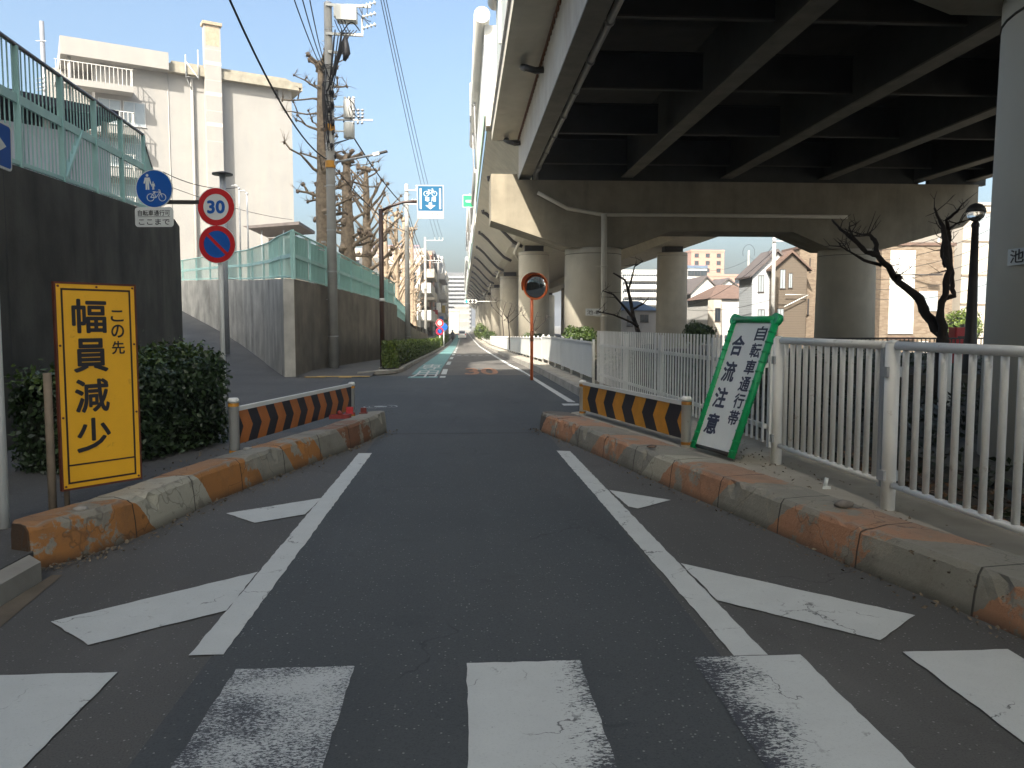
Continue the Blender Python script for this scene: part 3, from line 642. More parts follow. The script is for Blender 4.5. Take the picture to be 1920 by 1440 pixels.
def bicycle(g,fr,cx,cy,s,d,w=.012):
    for sx in (-1,1): ring(g,fr,cx+sx*.5*s,cy,.27*s,.27*s+w,d,20)
    P={'r':(-.5,0),'b':(-.05,-.02),'s':(-.17,.42),'h':(.33,.45),'f':(.5,0)}
    for a,b in (('r','b'),('r','s'),('b','s'),('s','h'),('b','h'),('h','f')):
        stroke(g,fr,(cx+P[a][0]*s,cy+P[a][1]*s),(cx+P[b][0]*s,cy+P[b][1]*s),w,d)
    stroke(g,fr,(cx+.33*s,cy+.45*s),(cx+.30*s,cy+.62*s),w,d); stroke(g,fr,(cx+.30*s,cy+.62*s),(cx+.16*s,cy+.60*s),w,d); stroke(g,fr,(cx-.30*s,cy+.46*s),(cx-.06*s,cy+.46*s),w*1.4,d); stroke(g,fr,(cx-.17*s,cy+.40*s),(cx-.17*s,cy+.46*s),w,d)
def walker(g,fr,x,y,s,d):
    flat(g,fr,circ(x,y+.90*s,.085*s,14),d)
    flat(g,fr,[(x-.16*s,y+.76*s),(x+.16*s,y+.76*s),(x+.25*s,y+.40*s),(x+.17*s,y+.38*s),(x+.11*s,y+.58*s),(x+.12*s,y),(x+.02*s,y),(x,y+.36*s),(x-.02*s,y),(x-.12*s,y),(x-.11*s,y+.58*s),(x-.17*s,y+.38*s),(x-.25*s,y+.40*s)],d)
g=MB(); bicycle(g,fr,.035,-.135,.19,.004,.011); walker(g,fr,-.105,-.015,.25,.004); walker(g,fr,-.012,-.015,.13,.004); stroke(g,fr,(-.055,.085),(-.035,.05),.012,.004); g.build('pictogram',m_signw,pl)
fr=Fr(cp,rv,(0,0,1)); g=MB(); plate(g,fr,rrect(-.31,-.155,.31,.155,.05),-.012,0); pl=g.build('text_plate',m_signw,t)
g=MB(); text(g,fr,'自転車通行可',0,.065,.52,.09,.002,.012); text(g,fr,'ここまで',0,-.075,.50,.095,.002,.012); stroke(g,fr,(-.26,.005),(.26,.005),.006,.002); g.build('lettering',m_ink,pl)
g=MB(); g.bar((X0,Y0+.05,at(350,378,Y0).z),(cb.x,Y0+.05,at(300,378,Y0).z),.05,.06); g.bar((cb.x,Y0+.03,cp.z-.1),(cb.x,Y0+.03,cb.z+.15),.04,.02); g.build('arm',m_dark,t)
# brown gantry post with the cycle lane sign
Yb=26.4; Xb=gd(718,694).x
t=thing('sign_gantry','dark brown post with a curved arm holding the blue cycle lane sign over the road','sign',(Xb,Yb,.02))
zt=at(718,392,Yb).z; ze=at(770,378,Yb).z; xs=at(783,378,Yb).x
g=MB(); g.tube([(Xb,Yb,.02),(Xb,Yb,zt)],[.085,.07],12); g.build('post',m_brown,t)
g=MB(); g.cyl(Xb,Yb,1.9+.35,1.9+.45,.088,n=12); g.build('band',m_signw,t)
g=MB(); g.tube([(Xb,Yb,zt-.06)]+[(Xb+(xs-Xb)*a,Yb,zt-.06+(ze-zt+.06)*b) for a,b in ((.3,.55),(.6,.92),(.8,1),(1.0,1))],.045,10); g.build('arm',m_brown,t)
a=at(782,410,Yb-.08); b=at(832,347,Yb-.08); W=b.x-a.x; H=b.z-a.z; fr=Fr((a.x,a.y,a.z),(1,0,0),(0,0,1))
g=MB(); plate(g,fr,rect(0,0,W,H),-.03,0); pl=g.build('sign_panel',m_galv,t)
g=MB(); flat(g,fr,rect(.035,.025,W-.035,H*.225),.002); g.build('text_field',m_signw,pl)
g=MB(); flat(g,fr,rect(.04,H*.235,W-.04,H-.04),.002); g.build('blue_field',m_blue2,pl)
g=MB(); flat(g,fr,rect(.09,H*.29,.15,H*.9),.004); flat(g,fr,rect(W-.15,H*.29,W-.09,H*.9),.004)
bicycle(g,fr,W*.5,H*.74,.26,.004,.018); text(g,fr,'専',W*.385,H*.575,.15,.15,.004,.02); text(g,fr,'用',W*.615,H*.575,.15,.15,.004,.02)
flat(g,fr,[(W*.44,H*.48),(W*.44,H*.40),(W*.31,H*.40),(W*.5,H*.28),(W*.69,H*.40),(W*.56,H*.40),(W*.56,H*.48)],.004); g.build('pictogram',m_signw,pl)
g=MB(); text(g,fr,'ここから',W*.5,H*.125,W*.74,.115,.004,.01); g.build('lettering',m_ink,pl)
# chevron barriers
def chevron(name,label,A,B,za,zb,board,mo,mk,mp,n,dirn,rA,rB,hA,hB,capcol,band):
    A=Vector(A);B=Vector(B); t=thing(name,label,'barrier',tuple(A))
    for (p,r,h) in ((A,rA,hA),(B,rB,hB)):
        g=MB(); g.lathe((p.x,p.y,p.z),[(r,-.1),(r,h-.03),(r*1.12,h-.03),(r*1.12,h-.01),(r*.85,h+.012),(.001,h+.016)],16); po=g.build('post',mp,t)
        g=MB(); g.tube([(p.x,p.y,p.z+.045),(p.x,p.y,p.z+.075)],r+.002,16,False); g.tube([(p.x,p.y,p.z+h-.075),(p.x,p.y,p.z+h-.04)],r+.002,16,False); g.build('reflective_band',band,po)
    d=(B-A); ln=d.length; fr=Fr(A+Vector((0,0,board[0])),d,(0,0,1))
    u0,u1=rA+.005,ln-rB-.005; h=board[1]; zz=lambda u:(zb-za)*0
    dd=-.02 if fr.n.y<0 else .02
    o=fr.n.y<0
    g=MB(); plate(g,fr,rect(u0,0,u1,h),-.012,.012); bd=g.build('board',mk,t)
    g=MB(); plate(g,fr,rect(u0,h+.002,u1,h+.045),-.022,.022); g.build('top_rail',m_white,t)
    p=(u1-u0)/n; g=MB(); sk=h*.34*dirn
    def clip(poly,lo,hi):
        for side,lim in ((1,lo),(-1,hi)):
            out=[]
            for a,b in zip(poly,poly[1:]+poly[:1]):
                ia=side*(a[0]-lim)>=0; ib=side*(b[0]-lim)>=0
                if ia: out.append(a)
                if ia!=ib: k=(lim-a[0])/(b[0]-a[0]); out.append((lim,a[1]+(b[1]-a[1])*k))
            poly=out
            if len(poly)<3: return None
        return poly
    for i in range(-1,n+1):
        x=u0+i*p
        for y0,y1,s0,s1 in ((0,h/2,0,sk),(h/2,h,sk,0)):
            q=clip([(x+s0,y0),(x+p*.5+s0,y0),(x+p*.5+s1,y1),(x+s1,y1)],u0+.001,u1-.001)
            if q: flat(g,fr,q,.0135)
    g.build('chevrons',mo,bd)
    return t
lA=gd(440,843,.22); lB=gd(660,775,.22)
chevron('chevron_barrier','low barrier board with orange and black chevrons behind the left kerb',(lA.x,lA.y,.14),(lB.x,lB.y,.14),0,0,(.13,.34),m_chev_o,m_chev_k,m_white,8,1,.052,.045,.60,.52,m_white,M('band_orange',(.55,.25,.03),.4,.05))
rA=gd(1092,778,.22); rB=gd(1286,838,.22)
chevron('chevron_barrier','low barrier board with amber and black chevrons behind the right kerb',(rA.x,rA.y,.2),(rB.x,rB.y,.2),0,0,(.10,.35),m_chev_y,m_chev_k,m_whitew,5,-1,.045,.052,.50,.54,m_whitew,M('band_rust',(.42,.20,.04),.5,.2))
# red reflector remains on the left kerb
p=gd(655,776,.28)
for i,(px,py,s,lab) in enumerate(((656,776,.09,'bright red broken marker block on the left kerb end'),(682,775,.075,'dark red marker block farthest along the left kerb'),(636,784,.10,'red broken marker base lying on the left kerb'))):
    p=gd(px,py,.28); g=MB()
    if i<2: g.box((p.x-s/2,p.y-.03,.28),(p.x+s/2,p.y+.03,.28+s*1.05)); g.box((p.x-s*.7,p.y-.06,.275),(p.x+s*.7,p.y+.05,.295))
    else: g.extZ([(p.x-.12,p.y-.07),(p.x+.13,p.y-.03),(p.x+.15,p.y+.06),(p.x-.08,p.y+.05)],.275,.33); g.tube([(p.x,p.y,.33),(p.x+.03,p.y,.36)],.04,8)
    tag(g.build('marker_block',M('marker_red%d'%i,((.45,.03,.035),(.16,.025,.02),(.24,.025,.02))[i],.5,.2,20)),lab,'road marker','red marker remains on the kerb')
# stones / studs on the kerbs
for i,(px,py,r,lab) in enumerate(((1222,838,.05,'small brown stud on the right kerb beside the barrier post'),(1583,946,.075,'flat grey stone on the right kerb near the fence post'),(1240,840,0,'') ,(465,842,.045,'pale flat stone on the left kerb beside the white post'),(150,955,.05,'pale stone on the near end of the left kerb'))):
    if not r: continue
    p=gd(px,py,.28); g=MB(); g.blob((p.x,p.y,.285),(r,r*.7,r*.35),i,6,.12); tag(g.build('kerb_stone',M('stone%d'%i,((.14,.10,.08),(.20,.18,.16),(0,0,0),(.34,.33,.30),(.30,.28,.25))[i],.9,.25,20)),lab,'stone','loose stones on the kerbs')
g=MB(); p=gd(1547,915,.22); g.extZ([(p.x-.03,p.y-.02),(p.x+.035,p.y-.025),(p.x+.02,p.y+.03)],.216,.235); g.tube([(p.x,p.y,.23),(p.x+.012,p.y,.30)],.016,7)
tag(g.build('litter',m_signw),'crumpled white litter standing on the pavement by the fence post','litter')
# ------------------------------------------------------------------ hedges and shrubs
def leaves(mb,pts,nrm,size,jit=.8):
    n=len(pts); pts=np.asarray(pts); nrm=np.asarray(nrm)+rng.normal(0,jit,(n,3)); nrm/=np.linalg.norm(nrm,axis=1)[:,None]
    a=np.cross(nrm,rng.normal(size=(n,3))); a/=np.linalg.norm(a,axis=1)[:,None]; b=np.cross(nrm,a)
    s=size*rng.uniform(.6,1.3,n)[:,None]; b*=s*.32; a*=s*.62
    q=np.stack([pts-a,pts-a*.2+b,pts+a,pts-a*.2-b],1).reshape(-1,3)
    base=len(mb.v); mb.v+=[tuple(x) for x in q.tolist()]
    mb.f+=[[base+4*i,base+4*i+1,base+4*i+2,base+4*i+3] for i in range(n)]; mb.m+=[mb.mi]*n; mb.sm+=[False]*n
def box_hedge(name,label,fn,L,n,size,mat,group=None,loc=(0,0,0),cat='hedge',rough=.09,seedk=1.0):
    """fn(s in 0..1) -> centre x,y,z0, half width, height"""
    t=thing(name,label,cat,loc,group); g=MB()
    s=rng.uniform(0,1,n); face=rng.uniform(0,1,n); P=np.zeros((n,3)); N=np.zeros((n,3))
    for i in range(n):
        x,y,z0,hw,h=fn(s[i]); x2,y2,_,_,_=fn(min(1,s[i]+.01)); x1,y1,_,_,_=fn(max(0,s[i]-.01))
        dx,dy=x2-x1,y2-y1; l=math.hypot(dx,dy); nx,ny=-dy/l,dx/l
        bulge=rough*(math.sin(s[i]*L*3.1*seedk)+math.sin(s[i]*L*7.7+1)+math.sin(s[i]*L*1.3+2)*.8)/2.4
        r=rng.uniform(.80,1.03)+bulge*.8
        th=rng.uniform(-.15,math.pi+.15); c=math.cos(th); q=math.sin(th)
        e=.45; c=math.copysign(abs(c)**e,c); q=math.copysign(abs(q)**e,q)
        zz=z0+max(.03,h*(.5+.5*q*r)) if rng.uniform()<.5 else z0+h*rng.uniform(.04,1)*(1 if abs(c)>.6 else 1)
        if zz>z0+h*.97*(1+bulge): zz=z0+h*(1+bulge)*rng.uniform(.9,1.02)
        endc=1-max(0,(.02*8/L if False else 0))
        P[i]=(x+nx*hw*c*r,y+ny*hw*c*r,zz); N[i]=(nx*c,ny*c,q*.8+.2)
    m2=n//7                                    # the two ends
    for k,sv in ((0,0.0),(1,1.0)):
        idx=rng.choice(n,m2,replace=False)
        for i in idx[:m2//2]:
            x,y,z0,hw,h=fn(sv); xa,ya,_,_,_=fn(.02 if k==0 else .98); d=Vector((x-xa,y-ya,0)).normalized(); nn=Vector((-d.y,d.x,0))
            a=rng.uniform(-1,1); zr=rng.uniform(.04,1); ee=rng.uniform(-.12,.05)-.12*abs(a)**3-.1*zr**4
            P[i]=(x+d.x*ee+nn.x*hw*a,y+d.y*ee+nn.y*hw*a,z0+h*zr); N[i]=(d.x,d.y,.2)
    leaves(g,P,N,size); g.build('foliage',mat,t)
    g=MB(); k=max(3,int(L/1.0)); b=0
    for i in range(k+1):
        u=i/k*.96+.02; x,y,z0,hw,h=fn(u); x2,y2,_,_,_=fn(min(1,u+.01)); x1,y1,_,_,_=fn(max(0,u-.01)); l=math.hypot(x2-x1,y2-y1); nx,ny=-(y2-y1)/l,(x2-x1)/l
        for a,z in ((-.62,.0),(-.72,.5),(-.5,.84),(.5,.84),(.72,.5),(.62,0)): g.v.append((x+nx*hw*a,y+ny*hw*a,z0+h*z))
    for i in range(k):
        for j in range(5): a=i*6+j; g.f.append([a,a+6,a+7,a+1]);g.m.append(0);g.sm.append(True)
    g.f.append([0,1,2,3,4,5]);g.f.append([k*6+j for j in range(6)][::-1]);g.m+=[0,0];g.sm+=[False,False]
    g.build('branches',m_core,t); return t
h0=Vector((-4.15,6.3,0)); h1=Vector((-2.95,10.0,0))
box_hedge('hedge','dense dark green shrub hedge between the yellow sign and the dark wall',lambda s:(-3.86+.70*s,7.55+2.1*s,.1,.36+.16*math.sin(2.2*s),.80+.27*math.sin(1.7*s)),2.3,20000,.052,m_leafd,None,(-3.5,8.6,.1),rough=.10)
hd=[o for o in COL.objects if o.name=='hedge'][0]
n=1900; sv=rng.uniform(0,1,n); P=np.stack([-3.86+.70*sv+rng.uniform(-.34,.34,n),7.55+2.1*np.clip(sv,.02,.97),.1+.80+.27*np.sin(1.7*sv)+np.abs(rng.normal(0,.075,n))-.03],1); ext=(np.sin(sv*37)+np.sin(sv*17+1))*.035; P[:,2]+=ext
g=MB(); leaves(g,P,np.tile([0,0,1.0],(n,1)),.055,.9); g.build('shoots',m_leafg,hd)
box_hedge('hedge','long clipped roadside hedge between the brown post and the round red sign',lambda s:(-2.33,25.7+48*s,gz(25.7+48*s)+.1,.25,.86),48,26000,.085,m_leafy,'clipped hedges by the cycle lane',(-2.33,25.7,.1),rough=.05)
box_hedge('hedge','farther clipped hedge beyond the round red sign',lambda s:(-2.33,79+40*s,gz(79+40*s)+.1,.27,.95),40,7000,.13,m_leafy,'clipped hedges by the cycle lane',(-2.33,79,gz(79)),rough=.05)
def shrub(label,c,r,n,size,mat,cat='shrub',group=None,name='shrub'):
    t=thing(name,label,cat,(c[0],c[1],c[2]-r[2]),group); d=rng.normal(size=(n,3)); d/=np.linalg.norm(d,axis=1)[:,None]
    rad=rng.uniform(.55,1.0,n)**.6*(1+.15*np.sin(d[:,0]*5+c[0])+.12*np.sin(d[:,2]*7+d[:,1]*6))
    g=MB(); leaves(g,np.array(c)+d*rad[:,None]*np.array(r),d,size); g.build('foliage',mat,t)
    g=MB(); g.blob(c,tuple(q*.62 for q in r),3,7,.15); g.build('branches',m_core,t); return t
# ------------------------------------------------------------------ pollarded plane trees on the terrace
def pollard(label,x,y,z0,zt,r0,nb,seed,reach=1.5,lean=0.0,lowest=.25,upright=0.0,group='pollarded street trees'):
    rr=random.Random(seed); t=thing('pollarded_tree',label,'tree',(x,y,z0),group)
    H=zt-z0; g=MB(); pts=[];rs=[]; k=11
    for i in range(k+1):
        u=i/k; pts.append((x+lean*u+rr.uniform(-.05,.05)*H*.04,y+rr.uniform(-.04,.04)*H*.05,z0+H*u)); rs.append(r0*(1-.62*u)*(1.25 if i==0 else 1)*rr.uniform(.93,1.08))
    g.tube(pts,rs,12); g.blob(pts[-1],(rs[-1]*2.0,rs[-1]*1.9,rs[-1]*1.7),seed,7,.3)
    for i in range(2,k,2): g.blob((pts[i][0]+rr.uniform(-1,1)*rs[i]*.6,pts[i][1]-rs[i]*.5,pts[i][2]),rs[i]*.75,seed+i,6,.25)
    g.build('trunk',m_bark,t)
    g=MB(); kn=MB(); tw=MB(); top=Vector(pts[-1])
    def tw_(p,n,l):
        for _ in range(n):
            d=Vector((rr.uniform(-1,1),rr.uniform(-1,1),rr.uniform(-.1,1.2))).normalized()*l*rr.uniform(.4,1.1); q=p+d*.5+Vector((rr.uniform(-.03,.03),0,.02)); tw.tube([p,q,p+d],[.010,.007,.003],4,False)
    for b in range(nb):
        u=lowest+(1-lowest)*((b+.5)/nb)**.95+rr.uniform(-.02,.02); u=min(u,.97)
        i=int(u*k); a=Vector(pts[i]).lerp(Vector(pts[min(k,i+1)]),u*k-i); r=r0*(1-.62*u)
        ph=rr.uniform(0,2*math.pi) if b%2 else rr.choice((math.pi,0))+rr.uniform(-.8,.8)
        ln=reach*rr.uniform(.22,1.1)*(1-.45*u)*(1+.3*upright); d=Vector((math.cos(ph),math.sin(ph)*.8,0))
        p=a; path=[p]; m=5; up=rr.uniform(-.1,.75)+upright*rr.uniform(.6,1.6)
        for q in range(1,m+1): p=p+(d+Vector((rr.uniform(-.3,.3),rr.uniform(-.3,.3),up+rr.uniform(-.22,.28))))*ln/m; path.append(p)
        br=r*(.29+.12*(upright>0))*rr.uniform(.6,1.2)
        g.tube(path,[br*1.6]+[br*(1-.5*q/m)*rr.uniform(.9,1.2) for q in range(1,m+1)],7)
        [kn.blob(path[-1]+Vector((rr.uniform(-1,1),rr.uniform(-1,1),rr.uniform(-1,1)))*br*.55,br*rr.uniform(.55,1.0),seed*31+b*5+q,5,.4) for q in range(4)]
        if rr.random()<.45:
            q0=path[3]; e=q0+(d*.3+Vector((rr.uniform(-.5,.5),rr.uniform(-.4,.4),rr.uniform(.2,.9))))*ln*.4; g.tube([q0,q0.lerp(e,.5)+Vector((0,0,.03)),e],[br*.7,br*.6,br*.5],6); kn.blob(e,br*1.05,seed*17+b,6,.35); tw_(e,3,.3)
        tw_(path[-1],7,.45)
    for b in range(5):
        ph=b*1.3; e=top+Vector((math.cos(ph)*r0*1.6,math.sin(ph)*r0*1.6,rr.uniform(-.1,.5)*r0*3)); g.tube([top,e],[r0*.22,r0*.16],6); kn.blob(e,r0*.26,seed+b*7,6,.35); tw_(e,3,.4)
    for q_,mi in ((kn,1),(tw,0)):
        g.mi=mi; b_=len(g.v); g.v+=q_.v; g.f+=[[b_+i for i in f] for f in q_.f]; g.m+=[mi]*len(q_.f); g.sm+=q_.sm
    g.build('crown',[m_bark,m_barkcut],t); return t
def pp(label,px,ptop,pw,Y,seed,nb,reach,z0=2.6,**k):
    a=at(px,ptop,Y); pollard(label,a.x,Y,z0,a.z,pw*Y/1500/2,nb,seed,reach,**k)
pp('tallest bare pollarded tree, nearest the white apartment gable',602,125,34,30,11,36,1.9,lowest=.30)
pp('thick pale pollarded tree directly behind the utility pole',650,300,34,35,12,28,1.8,lowest=.3)
pp('slim forked pollarded tree just right of the utility pole',686,318,22,41,13,24,1.9,lowest=.2,upright=.6)
pp('pollarded tree with many short stubs behind the brown sign post',722,396,15,52,14,24,1.7,2.2,lowest=.15,upright=.8)
pp('twiggy pollarded tree left of the cycle lane sign',742,402,14,60,15,26,1.7,1.8,lowest=.12,upright=1.0)
pp('pollarded tree beyond the cycle lane sign pole, with reddish stubs',757,412,13,68,16,26,1.6,1.4,lowest=.12,upright=1.0)
pp('farthest tall pollarded tree behind the second utility pole',772,430,11,78,17,24,1.6,1.0,lowest=.1,upright=1.0)
pp('small low pollarded tree in front of the balconied white house',778,548,8,64,18,9,2.2,.6,lowest=.35)
# ------------------------------------------------------------------ utility poles and wires
def pole_body(t,x,y,z0,z1,r0,r1,steps=True,rings=True):
    g=MB(); g.cyl(x,y,z0-.2,z1,r0,r1,16); g.build('pole',m_polec,t)
    g=MB(); z=z0+1.1
    while z<z1-.5:
        q=r0+(r1-r0)*(z-z0)/(z1-z0); g.tube([(x,y,z),(x,y,z+.035)],q+.006,16,False); z+=rng.uniform(1.3,2.1)
    g.build('band',m_galv,t)
    if steps:
        g=MB(); z=z0+2.3; k=0
        while z<z1-.6: g.bar((x,y,z),(x+(.2 if k%2 else -.2),y-.03,z),.018,.018); z+=.45; k+=1
        g.build('climbing_step',m_galv,t)
def insul(g,p,q,n=3,r=.055):
    p=Vector(p);q=Vector(q); g.tube([p,q],.018,6)
    for i in range(n): c=p.lerp(q,(i+.6)/n); d=(q-p).normalized()*.02; g.tube([c-d,c+d],r,10)
xp,yp=gd(626,695)[:2]; PW=yp
t=thing('utility_pole','big concrete utility pole with transformers, cable loops and a street lamp arm','utility pole',(xp,yp,0))
zt=at(638,8,yp).z
pole_body(t,xp,yp,0,zt,.165,.125)
def pz(py): return at(630,py,yp).z
def px_(px,py): return at(px,py,yp).x
g=MB(); g.lathe((xp,yp,zt),[(.115,-.12),(.125,-.1),(.125,.04),(.06,.08),(.001,.09)],12); g.build('pole_cap',m_galv,t)
# crossarms with insulators
g=MB()
for py,dx0,dx1 in ((12,-.05,1.35),(66,-.05,1.1),(100,.0,.55)): z=pz(py); g.bar((xp+dx0,yp-.12,z),(xp+dx1,yp-.12,z-.03),.075,.075)
g.bar((xp+1.08,yp-.12,pz(66)),(xp+1.08,yp-.12,pz(36)),.05,.05)
g.build('crossarm',m_white,t)
g=MB()
for py in (10,30,51): z=pz(py); insul(g,(xp+1.05,yp-.15,z-.08),(xp+1.52,yp-.15,z+.06),4,.06)
for k in range(3): insul(g,(xp+.52+.14*k,yp-.2,pz(34)),(xp+.58+.14*k,yp-.28,pz(22)),3,.045)
g.build('insulator',m_porc,t)
g=MB(); z0,z1=pz(44),pz(17); g.box((xp+.30,yp-.38,z0),(xp+.92,yp+.05,z1)); g.box((xp+.22,yp-.3,z0+.12),(xp+.297,yp-.05,z1-.02)); g.build('switch_box',m_white,t)
g=MB()
cx=px_(655,205); g.lathe((cx,yp-.05,pz(223)),[(.16,0),(.18,.02),(.18,.55),(.13,.6),(.001,.62)],16); g.bar((xp,yp,pz(200)),(cx,yp,pz(200)),.05,.05)
for k in range(3): insul(g,(cx-.1+.12*k,yp-.1,pz(190)),(cx-.12+.14*k,yp-.12,pz(183)),2,.045)
g.build('transformer',m_whitew,t)
g=MB(); cx2=px_(655,246); g.lathe((cx2,yp-.05,pz(260)),[(.14,0),(.175,.015),(.175,.45),(.15,.5),(.001,.51)],18); g.bar((xp,yp,pz(246)),(cx2,yp,pz(246)),.04,.04); g.build('cable_drum',m_white,t)
g=MB(); zc=pz(226); g.bar((xp,yp-.1,zc),(px_(700,228),yp-.12,zc),.05,.05)
for dx in (.78,.92,1.05): insul(g,(xp+dx,yp-.12,zc+.03),(xp+dx,yp-.14,zc+.34),3,.05); insul(g,(xp+dx,yp-.12,zc-.02),(xp+dx-.03,yp-.14,zc-.14),1,.04)
g.build('lower_crossarm',m_galv,t)
g=MB(); rr=random.Random(5)
def loop(p,q,sag,r,n=9,dy=0):
    p=Vector(p);q=Vector(q); g.tube([p.lerp(q,i/n)+Vector((0,-dy*math.sin(math.pi*i/n),-sag*math.sin(math.pi*i/n))) for i in range(n+1)],r,6,False)
for k in range(4): loop((xp+.25+.1*k,yp-.3,pz(44)),(xp+.62+.1*k,yp-.2,pz(60)),.25,.014)
loop((xp+.5,yp-.2,pz(62)),(xp+1.0,yp-.15,pz(60)),-.25,.02)
for k in range(5): loop((xp+.55+.03*k,yp-.2,pz(70)),(xp+.12,yp-.16,pz(140+4*k)),-.05,.022,9,.05); 
g.tube([(xp+.56,yp-.22,pz(72)),(xp+.58,yp-.24,pz(90)),(xp+.60,yp-.24,pz(104)),(xp+.52,yp-.22,pz(118))],[.05,.10,.12,.05],8)
for k in range(9): a=rr.uniform(110,200); loop((xp-.12,yp-.1,pz(a)),(xp-.12+rr.uniform(-.03,.05),yp-.1,pz(a+rr.uniform(40,90))),0,.012,9,0) if False else loop((xp+rr.uniform(-.13,.13),yp-.13,pz(a)),(xp+rr.uniform(-.14,.14),yp-.13,pz(a+rr.uniform(30,80))),0,.016,8,rr.uniform(.02,.09))
for k in range(3): g.tube([(xp-.15+.05*k,yp-.15,pz(135)),(xp-.19+.03*k,yp-.17,pz(190)),(xp-.15+.04*k,yp-.17,pz(250)),(xp-.12+.1*k,yp-.2,pz(285)),(xp+.2+.05*k,yp-.18,pz(270)),(cx2,yp-.1,pz(262))],.014,6)
for k in range(12):
    z=pz(rr.uniform(120,250)); c=Vector((xp,yp,z)); rr_=rr.uniform(.15,.24); g.tube([c+Vector((rr_*math.cos(a),rr_*math.sin(a),.05*math.sin(a+k))) for a in np.linspace(0,2*math.pi,13)],.010,5,False)
for k in range(7): a=pz(rr.uniform(150,240)); g.blob((xp+rr.choice((-.15,.14)),yp-.14,a),(.035,.035,.09),k,5,.2)
for k in range(6): loop((xp+rr.uniform(.2,.5),yp-.25,pz(rr.uniform(60,74))),(xp+rr.uniform(-.1,.15),yp-.17,pz(rr.uniform(150,185))),rr.uniform(.1,.5),.018,10,rr.uniform(.05,.2))
for k in range(5): loop((cx+rr.uniform(-.1,.1),yp-.2,pz(rr.uniform(183,196))),(xp+rr.uniform(.5,1.05),yp-.14,pz(rr.uniform(205,226))),rr.uniform(-.25,.2),.013,8,.05)
for k in range(4): loop((xp+rr.uniform(.3,1.3),yp-.15,pz(rr.uniform(8,20))),(xp+rr.uniform(.9,1.5),yp-.15,pz(rr.uniform(30,62))),rr.uniform(-.2,.3),.012,8,.05)
for k in range(10): z=pz(rr.uniform(110,300)); g.box((xp+rr.choice((-.22,.12)),yp-.22,z),(xp+rr.choice((-.12,.22))+.02,yp-.12,z+rr.uniform(.05,.18))) if False else g.blob((xp+rr.uniform(-.2,.2),yp-.17,z),(.05,.05,.08),k,5,.3)
g.build('cable_bundle',m_wire,t)
g=MB(); 
for py in (240,308): z=pz(py); g.tube([(xp,yp,z-.12),(xp,yp,z+.1)],.165,16,False)
g.build('marker_band',M('marker_orange',(.55,.26,.03),.5,.1),t)
g=MB(); a=Vector((xp+.15,yp-.05,pz(305))); b=at(702,294,yp); b.y=yp-.3; g.tube([a,b],.035,8); g.bar(a+Vector((-.1,0,.05)),a+Vector((.05,0,-.06)),.08,.1); g.build('lamp_arm',m_galv,t)
g=MB(); c=at(728,288,yp); c.y=yp-.35; g.bar(b,b.lerp(c,.45),.13,.09); g.build('lamp_driver',m_white,t); g=MB(); g.bar(b.lerp(c,.452),c,.17,.045); g.build('lamp_head',m_dark,t)
g=MB(); g.box((xp-.30,yp-.20,4.1),(xp-.16,yp-.17,4.15)); g.tube([(xp-.45,yp-.1,3.9),(xp-.2,yp-.15,3.85)],.02,6); g.build('bracket',m_galv,t)
def small_pole(label,px,pt,Y,r,arms,group='far utility poles'):
    p=at(px,pt,Y); t=thing('utility_pole',label,'utility pole',(p.x,Y,gz(Y)),group); pole_body(t,p.x,Y,gz(Y),p.z,r,r*.62,False)
    g=MB()
    for dz,l in arms: g.bar((p.x-.1,Y-.1,p.z-dz),(p.x+l,Y-.1,p.z-dz),.07,.07)
    g.build('crossarm',m_galv,t); g=MB()
    for dz,l in arms:
        for q in (.55,.8,1): insul(g,(p.x+l*q,Y-.1,p.z-dz),(p.x+l*q,Y-.1,p.z-dz+.28),2,.06)
    g.build('insulator',m_porc,t); return p
P2=small_pole('second utility pole, just left of the cycle lane sign',762,345,45,.16,((.35,1.0),(1.1,.6)))
P3=small_pole('slim grey utility pole beside the white balconied house',797,445,78,.17,((.3,1.7),(2.2,1.6)))
P4=small_pole('short distant utility pole beyond the white balconied house',809,487,108,.17,((.4,1.2),))
P5=small_pole('farthest utility pole on the left above the round red sign',823,520,150,.18,((.4,1.4),))
# dark steel mast far on the left
p=at(78,40,40); t=thing('mast','grey steel mast above the shed roof at the far left','mast',(p.x,40,3.5)); g=MB(); g.cyl(p.x,40,3.5,p.z,.13,.10,12); g.build('mast_tube',M('mast_grey',(.22,.23,.25),.5,.1),t)
g=MB(); zb=at(78,78,40).z; g.bar((p.x-.25,39.9,zb),(p.x+.22,39.9,zb),.03,.03); 
for py in (150,158,166,172): z=at(78,py,40).z; g.tube([(p.x-.3,39.85,z),(p.x+.2,39.85,z+.1)],.02,5); g.tube([(p.x+.12,39.85,z),(p.x+.12,39.85,z+.22)],.05,8)
g.build('bracket',m_galv,t)
def wire(label,a,b,sag,r,group='overhead cables',n=14):
    a=Vector(a);b=Vector(b); g=MB(); g.tube([a.lerp(b,i/n)+Vector((0,0,-sag*4*(i/n)*(1-i/n))) for i in range(n+1)],r,5,False)
    return tag(g.build('overhead_cable',m_wire),label,'cable',group)
top=Vector((xp,yp,zt))
a=at(435,-60,10); b=at(590,245,yp-.4); wire('thick black cable sloping across the white apartment gable',at(405,-60,14),(xp-.1,yp-.15,pz(300)),.55,.022,'cables at the big utility pole')
for k,(px,py) in enumerate(((545,-20),(562,-20),(577,-20))): wire(('leftmost','middle','rightmost')[k]+' of three thin cables meeting the big pole from above',at(px,py,16),(xp-.12,yp-.1,pz(140-10*k)),.12,.013,'cables at the big utility pole')
for k in range(3): wire('thin wire running from the big pole top past the cycle lane sign',at(712+5*k,-10,24),P3+Vector((.95+.35*k,-.1,0)),.5,.012,'wires from the pole top down the street')
